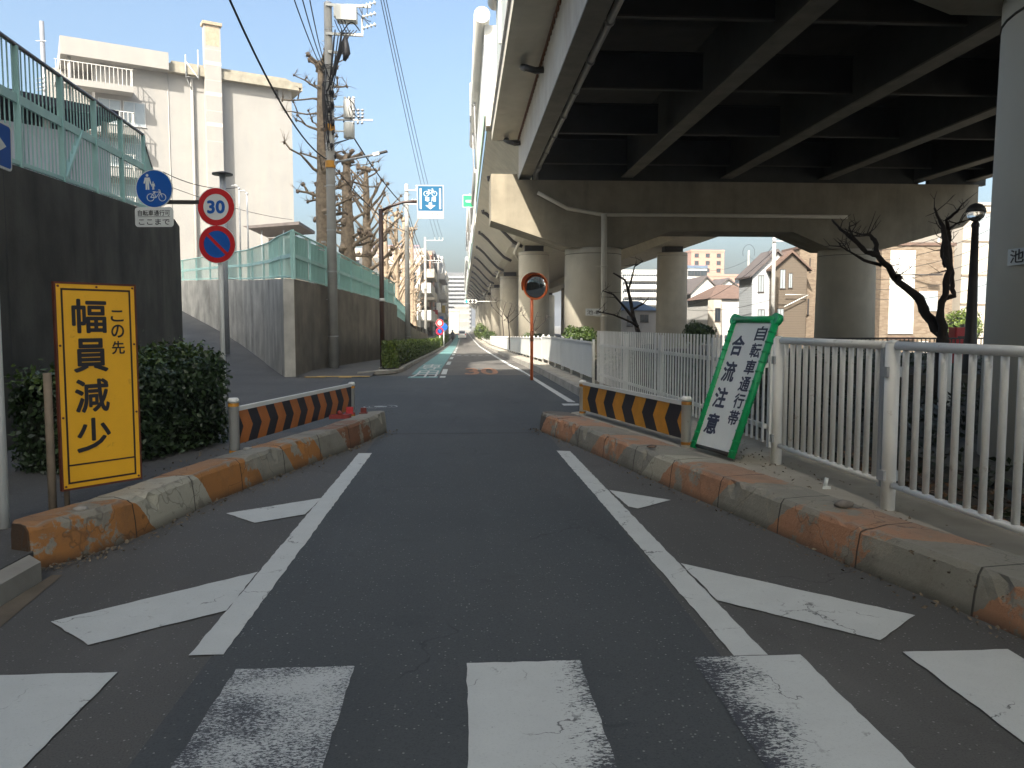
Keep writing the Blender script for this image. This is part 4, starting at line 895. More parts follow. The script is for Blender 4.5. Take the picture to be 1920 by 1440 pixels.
wire('thick cable falling from the big pole to the second pole',(xp+.45,yp-.1,pz(228)),(P2.x,45,P2.z-1.3),.25,.026,'cables down the street')
wire('thinner cable from the big pole sagging behind the tree stubs',(xp+.1,yp-.1,pz(312)),(P2.x,45,P2.z-2.6),.35,.018,'cables down the street')
for k in range(3): wire('cable strung between the second and the slim grey pole',(P2.x+.02*k,45,P2.z-1.2-.5*k),(P3.x,78,P3.z-1.9-.45*k),.35+.1*k,.02,'cables between the far poles')
for k in range(3): wire('cable strung between the slim grey and the short distant pole',(P3.x+.1*k,78,P3.z-1.5-.4*k),(P4.x,108,P4.z-.8-.4*k),.3,.022,'cables between the far poles')
for k in range(2): wire('cable strung between the two farthest poles',(P4.x,108,P4.z-.5-.5*k),(P5.x,150,P5.z-.6-.4*k),.3,.025,'cables between the far poles')
wire('service cable from the ramp posts to the white apartment gable',at(305,322,40),at(445,352,44),.3,.02,'service cables by the gable')
wire('low service cable from the ramp posts to the gable corner',at(305,345,40),at(548,412,60),.25,.016,'service cables by the gable')
# ------------------------------------------------------------------ buildings
_win={}
def win_mesh(w,h,dark,pale):
    k=(round(w,2),round(h,2),dark,pale)
    if k not in _win:
        g=MB(); fr=Fr((0,0,0),(1,0,0),(0,0,1)); f=.05 if w>.5 else .03
        for q in (rect(0,0,w,f),rect(0,h-f,w,h),rect(0,f,f,h-f),rect(w-f,f,w,h-f),rect(w/2-f*.4,f,w/2+f*.4,h-f)): plate(g,fr,q,-.02,.035)
        plate(g,fr,rect(-.04,-.05,w+.04,-.002),-.02,.07)
        g.mi=1; plate(g,fr,rect(f,f,w-f,h-f),-.03,.005)
        o=g.build('window',[m_framed if dark else m_frame,m_glassl if pale else m_glass]); _win[k]=o.data; bpy.data.objects.remove(o)
    return _win[k]
def window(t,fr,x,y,w,h,dark=False,pale=False,d=.002):
    o=bpy.data.objects.new('window',win_mesh(w,h,dark,pale)); COL.objects.link(o); o.parent=t
    mw=Matrix((( fr.r.x,-fr.n.x,fr.u.x,0),(fr.r.y,-fr.n.y,fr.u.y,0),(fr.r.z,-fr.n.z,fr.u.z,0),(0,0,0,1)))
    p=fr(x,y,d)-worldloc(t); mw.translation=p; o.matrix_local=mw; return o
m_balc=M('balcony_grey',(.24,.25,.26),.8,.05)
def block(name,label,x0,x1,y0,y1,z0,h,mw,cat='building',group=None,faces='f',floors=3,nf=4,ns=3,ww=1.3,wh=1.2,mr=None,dark=False,pale=False,balc=None,parapet=True,rot=0,loc=None,skip=0):
    """plain flat-roofed block with a window on each bay; f = the face towards the camera, r/l = right/left face"""
    t=thing(name,label,cat,((x0+x1)/2,y0,z0),group); g=MB(); g.box((x0,y0,z0-2),(x1,y1,z0+h)); g.build('wall',mw,t)
    if parapet:
        g=MB(); g.box((x0-.12,y0-.12,z0+h-.35),(x1+.12,y1+.12,z0+h+.25)); g.build('roof',mr or mw,t)
    fh=(h-.5)/floors
    F={'f':(Fr((x0,y0,z0),(1,0,0),(0,0,1)),x1-x0,nf),'r':(Fr((x1,y0,z0),(0,1,0),(0,0,1)),y1-y0,ns),'l':(Fr((x0,y1,z0),(0,-1,0),(0,0,1)),y1-y0,ns)}
    for c in faces:
        fr,ln,n=F[c]
        for k in range(skip,floors):
            for i in range(n):
                window(t,fr,ln*(i+.5)/n-ww/2,k*fh+fh*.32,ww,min(wh,fh*.55),dark,pale)
            if balc and c in balc:
                g=MB(); plate(g,fr,rect(.2,k*fh+.0,ln-.2,k*fh+.14),.04,1.1); plate(g,fr,rect(.2,k*fh+.142,ln-.2,k*fh+1.05),1.02,1.1); plate(g,fr,rect(.2,k*fh+.142,.28,k*fh+1.05),.04,1.018); plate(g,fr,rect(ln-.28,k*fh+.142,ln-.2,k*fh+1.05),.04,1.018); g.build('balcony',m_balc if mw is m_grey else mw,t)
    return t
# white apartment block on the rise
S=1.0; Rc=at(549,300,68); rdir=Vector((.887,.46,0)); Lc=Rc-rdir*17
zb=3.6; fr=Fr((Lc.x,Lc.y,zb),rdir,(0,0,1))
U=lambda px,py:onpl(fr,px,py)
t=thing('apartment_building','tall white apartment block with a chimney stack on its gable','building',(Lc.x+7,Lc.y+4,zb))
uL=U(176,120)[0]; uR=U(549,300)[0]; uS=U(313,120)[0]
zR=U(549,172)[1]; zL=U(315,122)[1]; zT=U(176,95)[1]
g=MB(); dep=-22
plate(g,fr,[(uL,-3),(uR,-3),(uR,zR),(uS,zL)if False else (uS,zR),(uL,zR)],dep,0); plate(g,fr,[(uL-3.0,-3),(uL-.003,-3),(uL-.003,zR),(uL-3.0,zR)],dep,-3.0); g.build('wall',m_cream,t)
m_fascia=M('eave_stained',(.30,.275,.22),.9,.2,2,.5,(.2,.17,.12))
g=MB(); uc0=U(383,200)[0]; uc1=U(413,200)[0]
plate(g,fr,rect(uS+.003,zR+.003,uR+.75,zR+.62),dep-.5,.55); plate(g,fr,[(uS+.3,zR+.63),(uR+.4,zR+.63),(uR-.5,zR+.95),(uS+.3,zR+.95)],dep,.1); g.build('eave',m_fascia,t)
g=MB(); zr0=U(220,100)[1]; plate(g,fr,rect(U(121,100)[0]-.3,zR+.003,uS,zR+1.25),dep+6,.9); g.build('stair_tower_roof',m_cream,t)
zc=U(398,45)[1]
g=MB(); plate(g,fr,rect(uc0,-3,uc1,zc-.35),.003,.75); g.build('chimney',m_cream,t)
g=MB(); plate(g,fr,rect(uc0-.12,zc-.348,uc1+.12,zc-.12),-.1,.87); plate(g,fr,rect(uc0+.1,zc-1.9,uc1-.1,zc-.36),.752,.757); g.build('chimney_cap',M('chimney_cap_brown',(.36,.29,.21),.8,.2),t)
g=MB()
for k in range(7): v=zc-2.2-k*1.15; plate(g,fr,rect(uc0,v,uc1,v+(.28 if k%2 else .03)),.752,.756)
g.build('chimney_band',M('chimney_band',(.60,.50,.42),.85,.05),t)
g=MB(); u=U(360,200)[0]; g.tube([fr(u,zR-.2,.14),fr(u,-3,.14)],.11,10); u2=U(316,200)[0]; g.tube([fr(u2,zR-.1,.02),fr(u2,-3,.02)],.035,6); g.build('downpipe',m_cream,t)
g=MB(); u=U(519,170)[0]; plate(g,fr,rect(u-.12,U(519,184)[1],u+.12,U(519,162)[1]),.003,.02); g.build('vent_slot',m_framed,t)
g=MB(); u=U(345,100)[0]
for q in ((0,-.3,0,1.4),(.9,-.3,.9,1.9)): g.tube([fr(u+q[0],zR+q[1],.6),fr(u+q[2],zR+q[3],.6)],.05,6)
g.tube([fr(u,zR+.9,.6),fr(u+.9,zR-.2,.6),fr(u,zR-.2,.6),fr(u+.6,zR-1.4,.08)],.04,6); g.build('antenna_frame',m_galv,t)
fl=U(200,164)[1]
g2=MB(); g3=MB()
for k in range(4):
    g=MB(); g2=MB()
    v=fl-3.05*k; ua,ub=U(178,150)[0],U(246,150)[0]
    plate(g,fr,rect(ua-2.6,v-.45,ub,v),.003 if False else .004,1.3); 
    for x in np.arange(ua-2.5,ub,.28): g2.bar(fr(x,v,1.25),fr(x,v+1.15,1.25),.03,.03)
    for y in np.arange(.1,1.25,.28): g2.bar(fr(ub-.05,v,y),fr(ub-.05,v+1.15,y),.03,.03)
    g2.bar(fr(ua-2.6,v+1.17,1.25),fr(ub,v+1.17,1.25),.05,.05); g2.bar(fr(ub-.05,v+1.17,.03),fr(ub-.05,v+1.17,1.28),.05,.05)
    if k: plate(g3,fr,rect(ub-.12,v,ub+.0,v+1.2),.004,1.29) if False else None
    window(t,fr,ua+.15,v-2.55,1.5,1.75,False,True); window(t,fr,ua+1.8,v-2.55,1.5,1.75,False,True)
    bo=g.build('balcony',m_cream,t); g2.build('railing',m_wht,bo)
g=MB(); u=U(146,100)[0]; g.tube([fr(uL-1.6,-1,.45),fr(uL-1.6,zR,.45)],.12,8); g.build('post',m_cream,t)
# low sheds and roof behind the ramp railing
a=at(482,436,62); t=thing('carport','low dark roofed carport behind the curved ramp railing','carport',(a.x,62,3.5)); b=at(556,430,62)
g=MB(); g.extY([(a.x,a.z),(b.x+1,b.z+.1),(b.x+1,b.z-.12),(a.x+.3,a.z-.16)],58,64); g.build('roof',m_roof,t); g=MB()
for x in (a.x+1.2,b.x-.2): g=MB(); g.cyl(x,58.5,3.2,a.z-.2,.06,n=8); g.build('post',m_galv,t)
g=MB(); g.box((a.x+.6,63,3.2),(b.x+.6,63.3,a.z-.3)); g.build('wall',m_cream2,t)
for k,(px,pt) in enumerate(((448,352),(463,362))):
    p=at(px,pt,44); t=thing('ramp_post',('left','right')[k]+' thin galvanised post behind the curved ramp railing','post',(p.x,44,3.7),'thin posts behind the ramp railing'); g=MB(); g.cyl(p.x,44,3.6,p.z,.045,.04,8); g.build('tube',m_galv,t); g=MB(); g.tube([(p.x,44,p.z),(p.x-.15,44,p.z+.14),(p.x-.4,44,p.z+.1)],.03,6); g.blob((p.x,44,p.z-.05),(.07,.07,.09),k,5,.1); g.build('bracket',m_galv,t)
p=at(417,328,30); t=thing('vent_pipe','grey vent pipe with a flat round cap behind the 30 sign','vent pipe',(p.x,30,2.9)); g=MB(); g.cyl(p.x,30,.4,p.z,.11,n=10); g.build('pipe',m_galv,t); g=MB(); g.lathe((p.x,30,p.z),[(.36,0),(.36,.05),(.1,.12),(.001,.12)],16); g.build('cap',m_dark,t)
# unseen blocks added left and behind, shaped to shade the foreground and ramp
block('apartment_building','plain beige block behind the near left wall, added out of view to shade the foreground',-27,-5.2,-40,2.2,3.3,21,m_cream2,faces='fr',floors=7,nf=6,ns=12,skip=1)
block('apartment_building','taller beige shade block at the back of the terrace far left, added out of view to shade the ramp wall',-32,-14.3,3.0,14,3.3,34,m_cream2,faces='f',floors=8,nf=5)
block('apartment_building','beige shade block on the terrace left of the dark wall, added out of view to shade the ramp wall',-14.2,-9.3,3.0,14,3.3,16.5,m_cream2,faces='fr',floors=5,nf=5,ns=3)
block('apartment_building','tallest beige shade block behind the camera on the left, added out of view to shade the near ground',-27,-5.2,-62,-40.1,3.3,38,m_cream2,faces='',floors=7)
# hanging shop boards far down the left side
for k,(y,z,c,l) in enumerate(((112,3.0,(.45,.05,.05),'red'),(128,4.5,(.7,.7,.66),'white'),(143,2.6,(.05,.15,.4),'blue'),(160,5.0,(.6,.45,.1),'yellow'),(178,3.2,(.08,.25,.12),'green'),(196,5.5,(.35,.33,.32),'grey'))):
    t=thing('shop_board','small '+l+' hanging board on a building far down the left side','sign',(-3.9,y,gz(y)+z),'hanging boards down the street'); g=MB(); g.box((-4.15,y,gz(y)+z),(-3.45,y+.12,gz(y)+z+1.5)); g.build('board',M('board_'+l,c,.5,.1),t); g=MB(); g.bar((-4.5,y+.06,gz(y)+z+.75),(-4.15,y+.06,gz(y)+z+.75),.05,.05); g.build('bracket',m_galv,t)
small_pole('thin distant pole beyond the farthest utility pole on the left',832,545,190,.17,((.4,1.4),)); small_pole('last tiny pole at the end of the street on the left',839,560,235,.18,((.4,1.4),))
# left side of the far street
block('house','white three storey house with balconies beside the slim grey pole',-10.5,-4.4,84,97,gz(90),9.0,m_wht,faces='fr',floors=3,nf=3,ns=4,dark=True,balc='fr',cat='house')
t=thing('roof_screen','pinkish railing on the roof of the white balconied house','railing',(-7.5,84,8.2)); g=MB()
for x in np.arange(-10.3,-4.4,.12): g.bar((x,84.1,8.25),(x,84.1,9.6),.03,.03)
g.bar((-10.4,84.1,9.65),(-4.4,84.1,9.65),.06,.06); g.build('bars',M('railing_mauve',(.42,.28,.32),.7,.1),t)
lab=['cream three storey building past the white balconied house','brown narrow building on the far left of the street','pale grey building on the far left, before the tall block','beige building far down the left side','white building farthest down the left side','pinkish building far down the left side']
for k,(x1,y0,y1,h,m) in enumerate(((-4.6,100,112,11.5,m_cream2),(-4.4,114,126,12.5,m_pinkw),(-4.5,128,145,14,m_grey),(-4.3,147,170,15,m_cream),(-4.3,173,200,17,m_wht),(-4.2,204,240,16,m_cream2))):
    block('street_building',lab[k],x1-9,x1,y0,y1,gz(y0),h,m,group='buildings down the left of the street',faces='fr',floors=4,nf=4,ns=5,dark=k%2==0,balc='r' if k in(0,3) else None)
for k,(x0,x1,y,h,m,l) in enumerate(((-7,-1.2,262,7.5,m_cream2,'white building closing the end of the street'),(-3,2.5,300,9.5,m_cream,'cream building behind the white one at the street end'),(-16,-7.5,270,15,m_cream2,'beige slab rising left of the street end'))):
    block('street_building',l,x0,x1,y,y+14,-1.5,h,m,faces='f',floors=3,nf=4,ww=1.2,wh=1.1,pale=True)
a=at(822,512,380); b=at(868,512,380)
block('apartment_tower','grey high-rise slab with rows of balconies above the street end',a.x,b.x+4,380,394,-1.5,a.z+1.5,m_grey,faces='f',floors=14,nf=9,ww=1.1,wh=1.3,balc='f')
# ------------------------------------------------------------------ elevated expressway
V=thing('viaduct','elevated concrete and steel expressway on round columns along the right of the road','viaduct',(11.4,35,0))
gX=[2.68,7.0,11.3,15.6,19.9,22.2]; YA,YJ=-9,36.2  # deck stops short behind the camera, unseen, to let sky light in
g=MB(); g.box((1.565,YA,9.62),(22.895,YJ,9.95)); g.build('deck_slab',M('concrete_deck_shaded',(.05,.048,.04),.9,.2,1.5),V)  # slab darkened in colour for the shade below it, besides weathering
g=MB(); g.box((2.95,34.2,7.556),(19.6,34.5,9.617)); g.box((19.6,34.2,7.6),(20.6,34.5,9.617)) if False else g.box((20.3,34.2,7.556),(22.85,34.5,9.617)); g.build('end_diaphragm',m_steel_shade,V)
g=MB(); g.extY([(1.30,9.50),(1.56,9.50),(2.42,9.56),(2.42,9.615),(1.56,9.615),(1.56,10.7),(1.30,10.7)][::-1],YA,YJ-.6); g.build('parapet',m_conc_lt,V)
g=MB(); g.extY([(1.22,10.0),(1.297,10.0),(1.297,10.06),(1.22,10.06)],YA,YJ-.6); g.build('drip_rail',m_galv,V)
g=MB(); g.extY([(22.9,9.5),(23.2,9.5),(23.2,10.7),(22.9,10.7)],YA,YJ); g.build('parapet',m_conc_lt,V)
for i,x in enumerate(gX):
    g=MB(); hb=7.72; g.mi=1
    g.box((x-.25,YA,hb),(x+.25,YJ-1.0,hb+.05)); g.mi=0; g.box((x-.02 if i else x-.235,YA,hb+.052),(x+.02 if i else x-.195,YJ-1.0,9.618))
    if not i: g.box((x+.195,YA,hb+.052),(x+.235,YJ-1.0,9.5))
    g.build('girder',[m_steel_beige if i==0 else m_steel_shade,m_flange],V)
g=MB()
for y in np.arange(-8.9,35,.42):
    g.box((2.40,y,9.34),(2.438,y+.16,9.5))
g.box((2.41,YA,9.44),(2.44,YJ-1,9.56)); g.build('rust_strip',m_rust,V)
for k in range(8):
    y=33.0-5.2*k; g=MB()
    for a,b in zip(gX,gX[1:]):
        g.mi=1; g.box((a+.26,y-.07,8.02),(b-.26,y+.07,8.06)); g.mi=0; g.box((a+.26,y-.01,8.062),(b-.26,y+.01,9.0)); g.box((a+.26,y-.1,9.0),(b-.26,y+.1,9.04))
    g.build('cross_beam',[m_steel_shade,M('cross_flange',(.08,.075,.06),.7,.1) if k==0 else bpy.data.materials['cross_flange']],V)
g=MB(); g.tube([(3.18,y,8.0) for y in np.linspace(YA,33.5,20)],.085,10)
for y in np.arange(-8.5,33,2.6): g.tube([(3.18,y,8.0),(3.18,y+.12,8.0)],.115,10)
g.tube([(3.18,33.5,8.0),(3.1,34.2,7.9),(3.1,34.3,7.1)],.12,10); g.build('drain_pipe',M('pipe_grey',(.33,.33,.32),.35,.1),V)
def hose(P,r,m=m_dark): g=MB(); g.tube(P,r,8); g.build('drain_hose',m,V)
for y in (24.5,34.2,14.0): hose([(1.95,y+1.0,9.45),(1.85,y+.4,9.3),(1.95,y,9.15),(2.2,y-.1,9.05),(2.44,y-.1,9.08)],.10)
# bent at the joint and the near bent
def cap(y0,y1,poly): 
    g=MB(); g.extY(poly,y0,y1); g.build('pier_cap',m_conc_cap,V)
m_conc_cap=M('concrete_bent',(.29,.255,.19),.85,.14,1.4,.65,(.09,.08,.06),.1,30)  # cap concrete darkened: deep shade under the deck put into the colour
m_conc_lit=M('concrete_column_lit',(.72,.69,.60),.8,.07,.9,.35,(.52,.48,.38),.1,30)  # paler copy of the column concrete; light falling on it put into the colour
def column(x,y,zt,r=1.22,cap_=False,flare=.06):
    g=MB(); g.lathe((x,y,0),[(r+flare,gz(y)-.4),(r,zt-.25),(r,zt)],40); c=g.build('column',m_conc_lit if y<20 and x<10 else m_conc_col,V)
    g=MB(); g.lathe((x,y,zt-.26),[(r+.012,0),(r+.012,.02)],40); g.build('joint_line',m_conc_dark,c)
    return c
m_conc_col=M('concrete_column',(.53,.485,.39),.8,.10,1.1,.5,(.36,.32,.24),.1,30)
cap2=[(1.2,5.85),(4.5,4.76),(6.9,4.76),(8.9,5.47),(14.2,5.47),(15.9,4.76),(18.3,4.76),(21.8,5.75),(22.4,6.3),(22.4,7.55),(2.35,7.55),(2.3,7.78),(1.2,7.78)]
cap(34.0,36.1,cap2)
for x in (5.7,17.1): column(x,35.05,4.765)
cap1=[(1.2,5.85),(4.9,4.60),(7.3,4.60),(9.2,5.35),(14.2,5.35),(15.9,4.6),(18.3,4.6),(21.8,5.6),(22.4,6.2),(22.4,7.55),(1.2,7.55)]
cap(6.2,8.0,cap1)
for x in (6.30,17.1): column(x,7.1,4.605)
g=MB()
for y in (35.0,7.1):
    for x in gX[:5]: g.box((x-.22,y-.25,7.552),(x+.22,y+.25,7.718))
g.build('bearing',m_dark,V)
g=MB(); g.tube([(3.15,33.85,7.0),(4.4,33.85,6.35),(5.95,33.85,6.1),(9,33.85,6.12),(16.5,33.85,6.1)],.08,8); g.tube([(5.95,33.75,6.1),(5.95,33.7,4.6),(5.95,33.65,.2)],.125,12)
for z in (1.8,3.9): g.tube([(5.95,33.68,z),(5.95,33.68,z+.08)],.15,12); g.bar((5.6,33.7,z+.04),(5.95,33.7,z+.04),.03,.05)
g.build('drain_pipe',m_conc_lt,V)
# number plates
g=MB(); fr=Fr((5.62,33.80,2.02),(1,-.06,0),(0,0,1)); plate(g,fr,rect(-.42,-.15,.42,.15),-.02,.02); pl=g.build('number_plate',m_signw,V); g=MB(); text(g,fr,'池-841',0,0,.72,.2,.022,.01); g.build('lettering',m_ink,pl)
ca=at(1883,480,6.2); 
ang=math.atan2(-7.1+6.0,4.9-6.1)
cx,cy,cr=6.30,7.1,1.262
def colfr(px,py):
    d=ray(px,py); dx,dy=d.x,d.y; a=dx*dx+dy*dy; b=-2*(dx*cx+dy*cy); c=cx*cx+cy*cy-cr*cr; D=b*b-4*a*c
    if D<0: return None
    k=(-b-math.sqrt(D))/(2*a); p=_C+d*k; n=Vector((p.x-cx,p.y-cy,0)).normalized(); return p,n
q=None
for px in (1902,1910,1918,1930,1945):
    q=colfr(px,482)
    if q: break
p,n=q; rv=Vector((-n.y,n.x,0)); a0=math.atan2(n.y,n.x)
g=MB(); N=10; wd=.62; ht=.15
zc=p.z
vs=[];
for i in range(N+1):
    a=a0-.06+wd/cr*i/N; vs+=[(cx+math.cos(a)*(cr+.012),cy+math.sin(a)*(cr+.012),zc-ht/2),(cx+math.cos(a)*(cr+.012),cy+math.sin(a)*(cr+.012),zc+ht/2)]
g.add(vs,[(2*i,2*i+2,2*i+3,2*i+1) for i in range(N)]); pl=g.build('number_plate',m_signw,V)
g=MB(); v,f=glyphs('池-840',.015); xs=[q[0] for q in v]; x0,x1=min(xs),max(xs)
g.add([(cx+math.cos(a0-.03+(q[0]-x0)/(x1-x0)*.5/cr)*(cr+.016),cy+math.sin(a0-.03+(q[0]-x0)/(x1-x0)*.5/cr)*(cr+.016),zc-.045+(q[1])*.13) for q in v],f); g.build('lettering',m_ink,pl)
# far spans
sec=[(1.25,10.8),(1.8,10.35),(2.5,9.7),(3.3,8.8),(4.0,8.1),(4.6,7.8),(7.2,7.8),(7.5,8.7),(15.3,8.7),(15.6,7.8),(18.4,7.8),(19.2,8.5),(20.5,9.2),(22.2,9.7),(22.2,10.9),(22.0,10.9),(22.0,10.4),(1.40,10.9),(1.40,11.3),(1.25,11.3)]
YE=330
fy_=[36.25,65,98,129,160,192,224,256,288,YE]
for a,b in zip(fy_,fy_[1:]):
    g=MB(); g.extY(sec,a+.03,b-.03); g.build('box_girder',m_conc_wing,V)
for y in fy_[1:-1]:
    for x in (5.75,17.1):
        column(x,y,7.3,1.22,flare=.05); g=MB(); g.box((x-.75,y-.5,7.31),(x+.75,y+.5,7.798)); g.build('bearing',m_dark,V)
    g=MB(); g.tube([(4.45,y-2.3,7.9),(4.0,y-2.6,7.0)],.12,8) ; g.tube([(4.0,y-2.6,7.0),(4.4,y-1.2,6.6)],.09,8); g.build('drain_pipe',m_conc_lt,V)
    g=MB(); g.extZ([(4.6,y-.45),(4.6,y+.45),(3.6,y+.45),(3.6,y-.45)][::-1],7.82,8.4) if False else g.box((3.9,y-1.2,7.6),(4.7,y-.8,7.9)); g.build('bracket',m_conc,V)
y=49.0
while y<300:
    pts=[(1.6,y,10.4),(1.62,y,10.2),(1.85,y,10.12)]+[(x,y,z-.16) for x,z in ((2.5,9.7),(3.3,8.8),(4.0,8.1),(4.7,7.75))]
    hose(pts,.13); y+=14.3 if y<200 else 20
# noise barriers
g=MB(); g.box((1.30,YA,10.702),(1.38,31.0,13.3)); 
for y in np.arange(YA,31,4.0): g.box((1.22,y,10.71),(1.297,y+.12,13.3))
g.build('noise_barrier',M('barrier_grey_green',(.50,.53,.48),.5,.08,.8),V)
g=MB(); g.tube([(1.28,YA,13.55),(1.28,31.0,13.55)],.30,18)
for y in np.arange(YA+1,31,2.0): g.tube([(1.28,y,13.55),(1.28,y+.05,13.55)],.312,18)
g.build('noise_tube',M('tube_grey',(.40,.40,.37),.4,.08),V)
m_bar=M('barrier_white',(.72,.71,.66),.5,.05,.8); m_barg=M('barrier_pale_green',(.50,.66,.52),.5,.05)
for a,b in ((37.4,63),(95,150),(170,330)):
    g=MB()
    for k in range(9):
        g.mi=1 if k in (0,1) else 0; z=11.0+.45*k; g.box((1.04,a,z+.004),(1.14,b,z+.44)); g.box((1.142,a,z+.004),(1.62,a+.08,z+.44))
    g.build('noise_barrier',[m_bar,m_barg],V)
    g=MB(); g.tube([(.92,a-.4,15.35),(.92,b,15.35)],.36,22); g.build('noise_tube',m_bar,V)
for a,b in ((63,95),(150,170)):
    g=MB(); g.box((1.10,a,11.0),(1.17,b,13.2)); g.build('noise_barrier',m_bar,V); g=MB(); g.tube([(1.06,a,13.4),(1.06,b,13.4)],.22,14); g.build('noise_tube',M('tube_grey_far',(.33,.33,.31),.4,.08),V)
g=MB(); g.extY([(1.08,10.3),(1.6,10.3),(1.6,12.55),(1.2,12.4),(1.08,12.2)],36.3,37.35); g.build('parapet_end',m_conc_lt,V)
g=MB()
for y in (50,58,84,92,118,140): g.tube([(.85,y,11),(.78,y,14.5),(.78,y,15)],.05,6)
g.build('pole_stub',m_galv,V)
g=MB(); g.box((.45,46,13.2),(.52,47.6,15.0)); g.tube([(.8,47,14),(.5,47,14)],.04,6); g.build('sign_back',m_galv,V)
g=MB(); fr=Fr((.55,80,13.6),(1,0,0),(0,0,1)); plate(g,fr,rect(-.5,-.6,.5,.6),-.03,0); g.mi=1; flat(g,fr,rect(-.46,-.56,.46,.56),.004); g.mi=0; flat(g,fr,rect(-.2,-.1,.3,.1),.008); g.tube([(.6,80.1,13.6),(1.0,80.1,13.6)],.04,6); g.build('exit_sign',[m_signw,M('sign_green',(.01,.30,.12),.4,.05)],V)
# ------------------------------------------------------------------ right side railings
def tube_panel(t,A,B,h,nb,r=.022):
    A=Vector(A);B=Vector(B);Z=Vector((0,0,1)); g=MB()
    g.tube([A+Z*(h),B+Z*(h)],.032,10); g.tube([A+Z*.18,B+Z*.18],.024,8)
    for i in range(nb): p=A.lerp(B,(i+.7)/(nb+.4)); g.tube([p+Z*.2,p+Z*(h-.10),p+Z*(h-.03)+(B-A).normalized().cross(Z)*-.0],r,8)
    g.build('railing_panel',m_whitew,t)
pA=gd(1664,955,.215); pB=gd(1455,870,.215); dv=(pA-pB); pC=pA+dv*1.05; pD=pC+dv*1.05
t=thing('tube_railing','white tubular railing on round posts in front of the near column','railing',(pA.x,pA.y,.215))
for i,p in enumerate((pB,pA,pC,pD)):
    g=MB(); g.cyl(p.x,p.y,.10,1.37,.048,n=16); g.lathe((p.x,p.y,1.37),[(.048,0),(.03,.02),(.001,.025)],16); g.build('post',m_whitew,t)
    for z in (.42,1.14): g=MB(); g.box((p.x-.055,p.y-.03,z),(p.x+.06,p.y+.03,z+.07)); g.build('clamp',m_galv,t)
Zs=Vector((0,0,.215)); d=dv.normalized()
b0=Vector((pB.x,pB.y,.215)); b1=Vector((pA.x,pA.y,.215)); b2=Vector((pC.x,pC.y,.215))
tube_panel(t,b0+d*.07,b1-d*.09,1.14,13); tube_panel(t,b1+d*.06,b2-d*.07,1.14,13); tube_panel(t,b2+d*.06,Vector((pD.x,pD.y,.215))-d*.07,1.14,13)
g=MB(); q=b1-d*.10; g.box((q.x-.02,q.y-.02,.36),(q.x+.02,q.y+.02,1.34)); g.build('end_bar',m_galv,t)
# picket panels
P0=Vector((3.13,8.15,.215)); P3_=Vector((2.93,17.3,.20))
for i,(a,b,lab) in enumerate(((0,.19,'picket fence panel right behind the green framed sign'),(.197,.47,'picket fence panel behind the right chevron barrier'),(.477,.74,'third picket fence panel, dense in perspective beyond the barrier'),(.747,1.0,'farthest picket fence panel, next to the solid white panels'))):
    A=P0.lerp(P3_,a); B=P0.lerp(P3_,b); t=thing('picket_fence','white '+lab,'fence',tuple(A),'white picket panels along the viaduct'); Z=Vector((0,0,1)); g=MB()
    n=int((B-A).length/.135)
    for k in range(n+1): p=A.lerp(B,k/n); g.bar(p+Z*.06,p+Z*1.16,.042,.014,(1,0,0))
    g.build('pickets',m_whitew,t); g=MB()
    for z in (.22,.86): g.bar(A+Z*z+Vector((.035,0,0)),B+Z*z+Vector((.035,0,0)),.03,.05)
    g.build('rail',m_whitew,t); g=MB()
    for p in (A,B): g.bar(p+Vector((.09,0,-.1)),p+Vector((.09,0,1.12)),.07,.07)
    g.build('post',m_whitew,t)
# solid white panels further along
k=0; y=17.8
labs=iter(['nearest','second','third','fourth','fifth','sixth','seventh','eighth','ninth','tenth','eleventh','twelfth'])
m_pan=M('fence_panel_white',(.68,.69,.66),.5,.06,1.5,.25,(.5,.5,.46))
lx=lambda y:2.88
proto=None
def panel_proto():
    t=thing('panel_fence','white solid fence panel along the kerb','fence',(lx(0),0,0),'solid white panels along the kerb'); g=MB()
    L=5.6; k=40
    for i in range(k): g.box((-.006+.012*(i%2)+lx(0),L*i/k,.16),(.014+.012*(i%2)+lx(0),L*(i+1)/k,.92)) if False else None
    pts=[];
    for i in range(k+1): pts.append((L*i/k,.010*(i%2)))
    for (a,u),(b,v) in zip(pts,pts[1:]): 
        g.add([(lx(0)-u,a,.14),(lx(0)-v,b,.14),(lx(0)-v,b,.90),(lx(0)-u,a,.90)],[(3,2,1,0)])
    g.box((lx(0)+.004,0,.14),(lx(0)+.02,L,.90)); g.build('panel',m_pan,t)
    g=MB(); g.bar((lx(0),0,.925),(lx(0),L,.925),.05,.045); g.build('top_rail',m_whitew,t)
    for yy in (0.03,L/3,2*L/3,L-.03):
        g=MB(); g.cyl(lx(0)+.05,yy,-.1,1.0,.032,n=8); g.build('post',m_whitew,t)
    return t
pr=panel_proto()
while y<150:
    o=pr if k==0 else dup(pr); nm=next(labs,None)
    o.location=(lx(y),y,gz(y+2.8)+.165)
    o['label']=(nm+' solid white fence panel along the right kerb, counted from the picket fence') if nm else 'far solid white fence panel along the right kerb beyond the twelfth'
    dz=gz(y+5.6)-gz(y); o.rotation_euler=(math.atan(dz/5.6),0,0); y+=5.72; k+=1
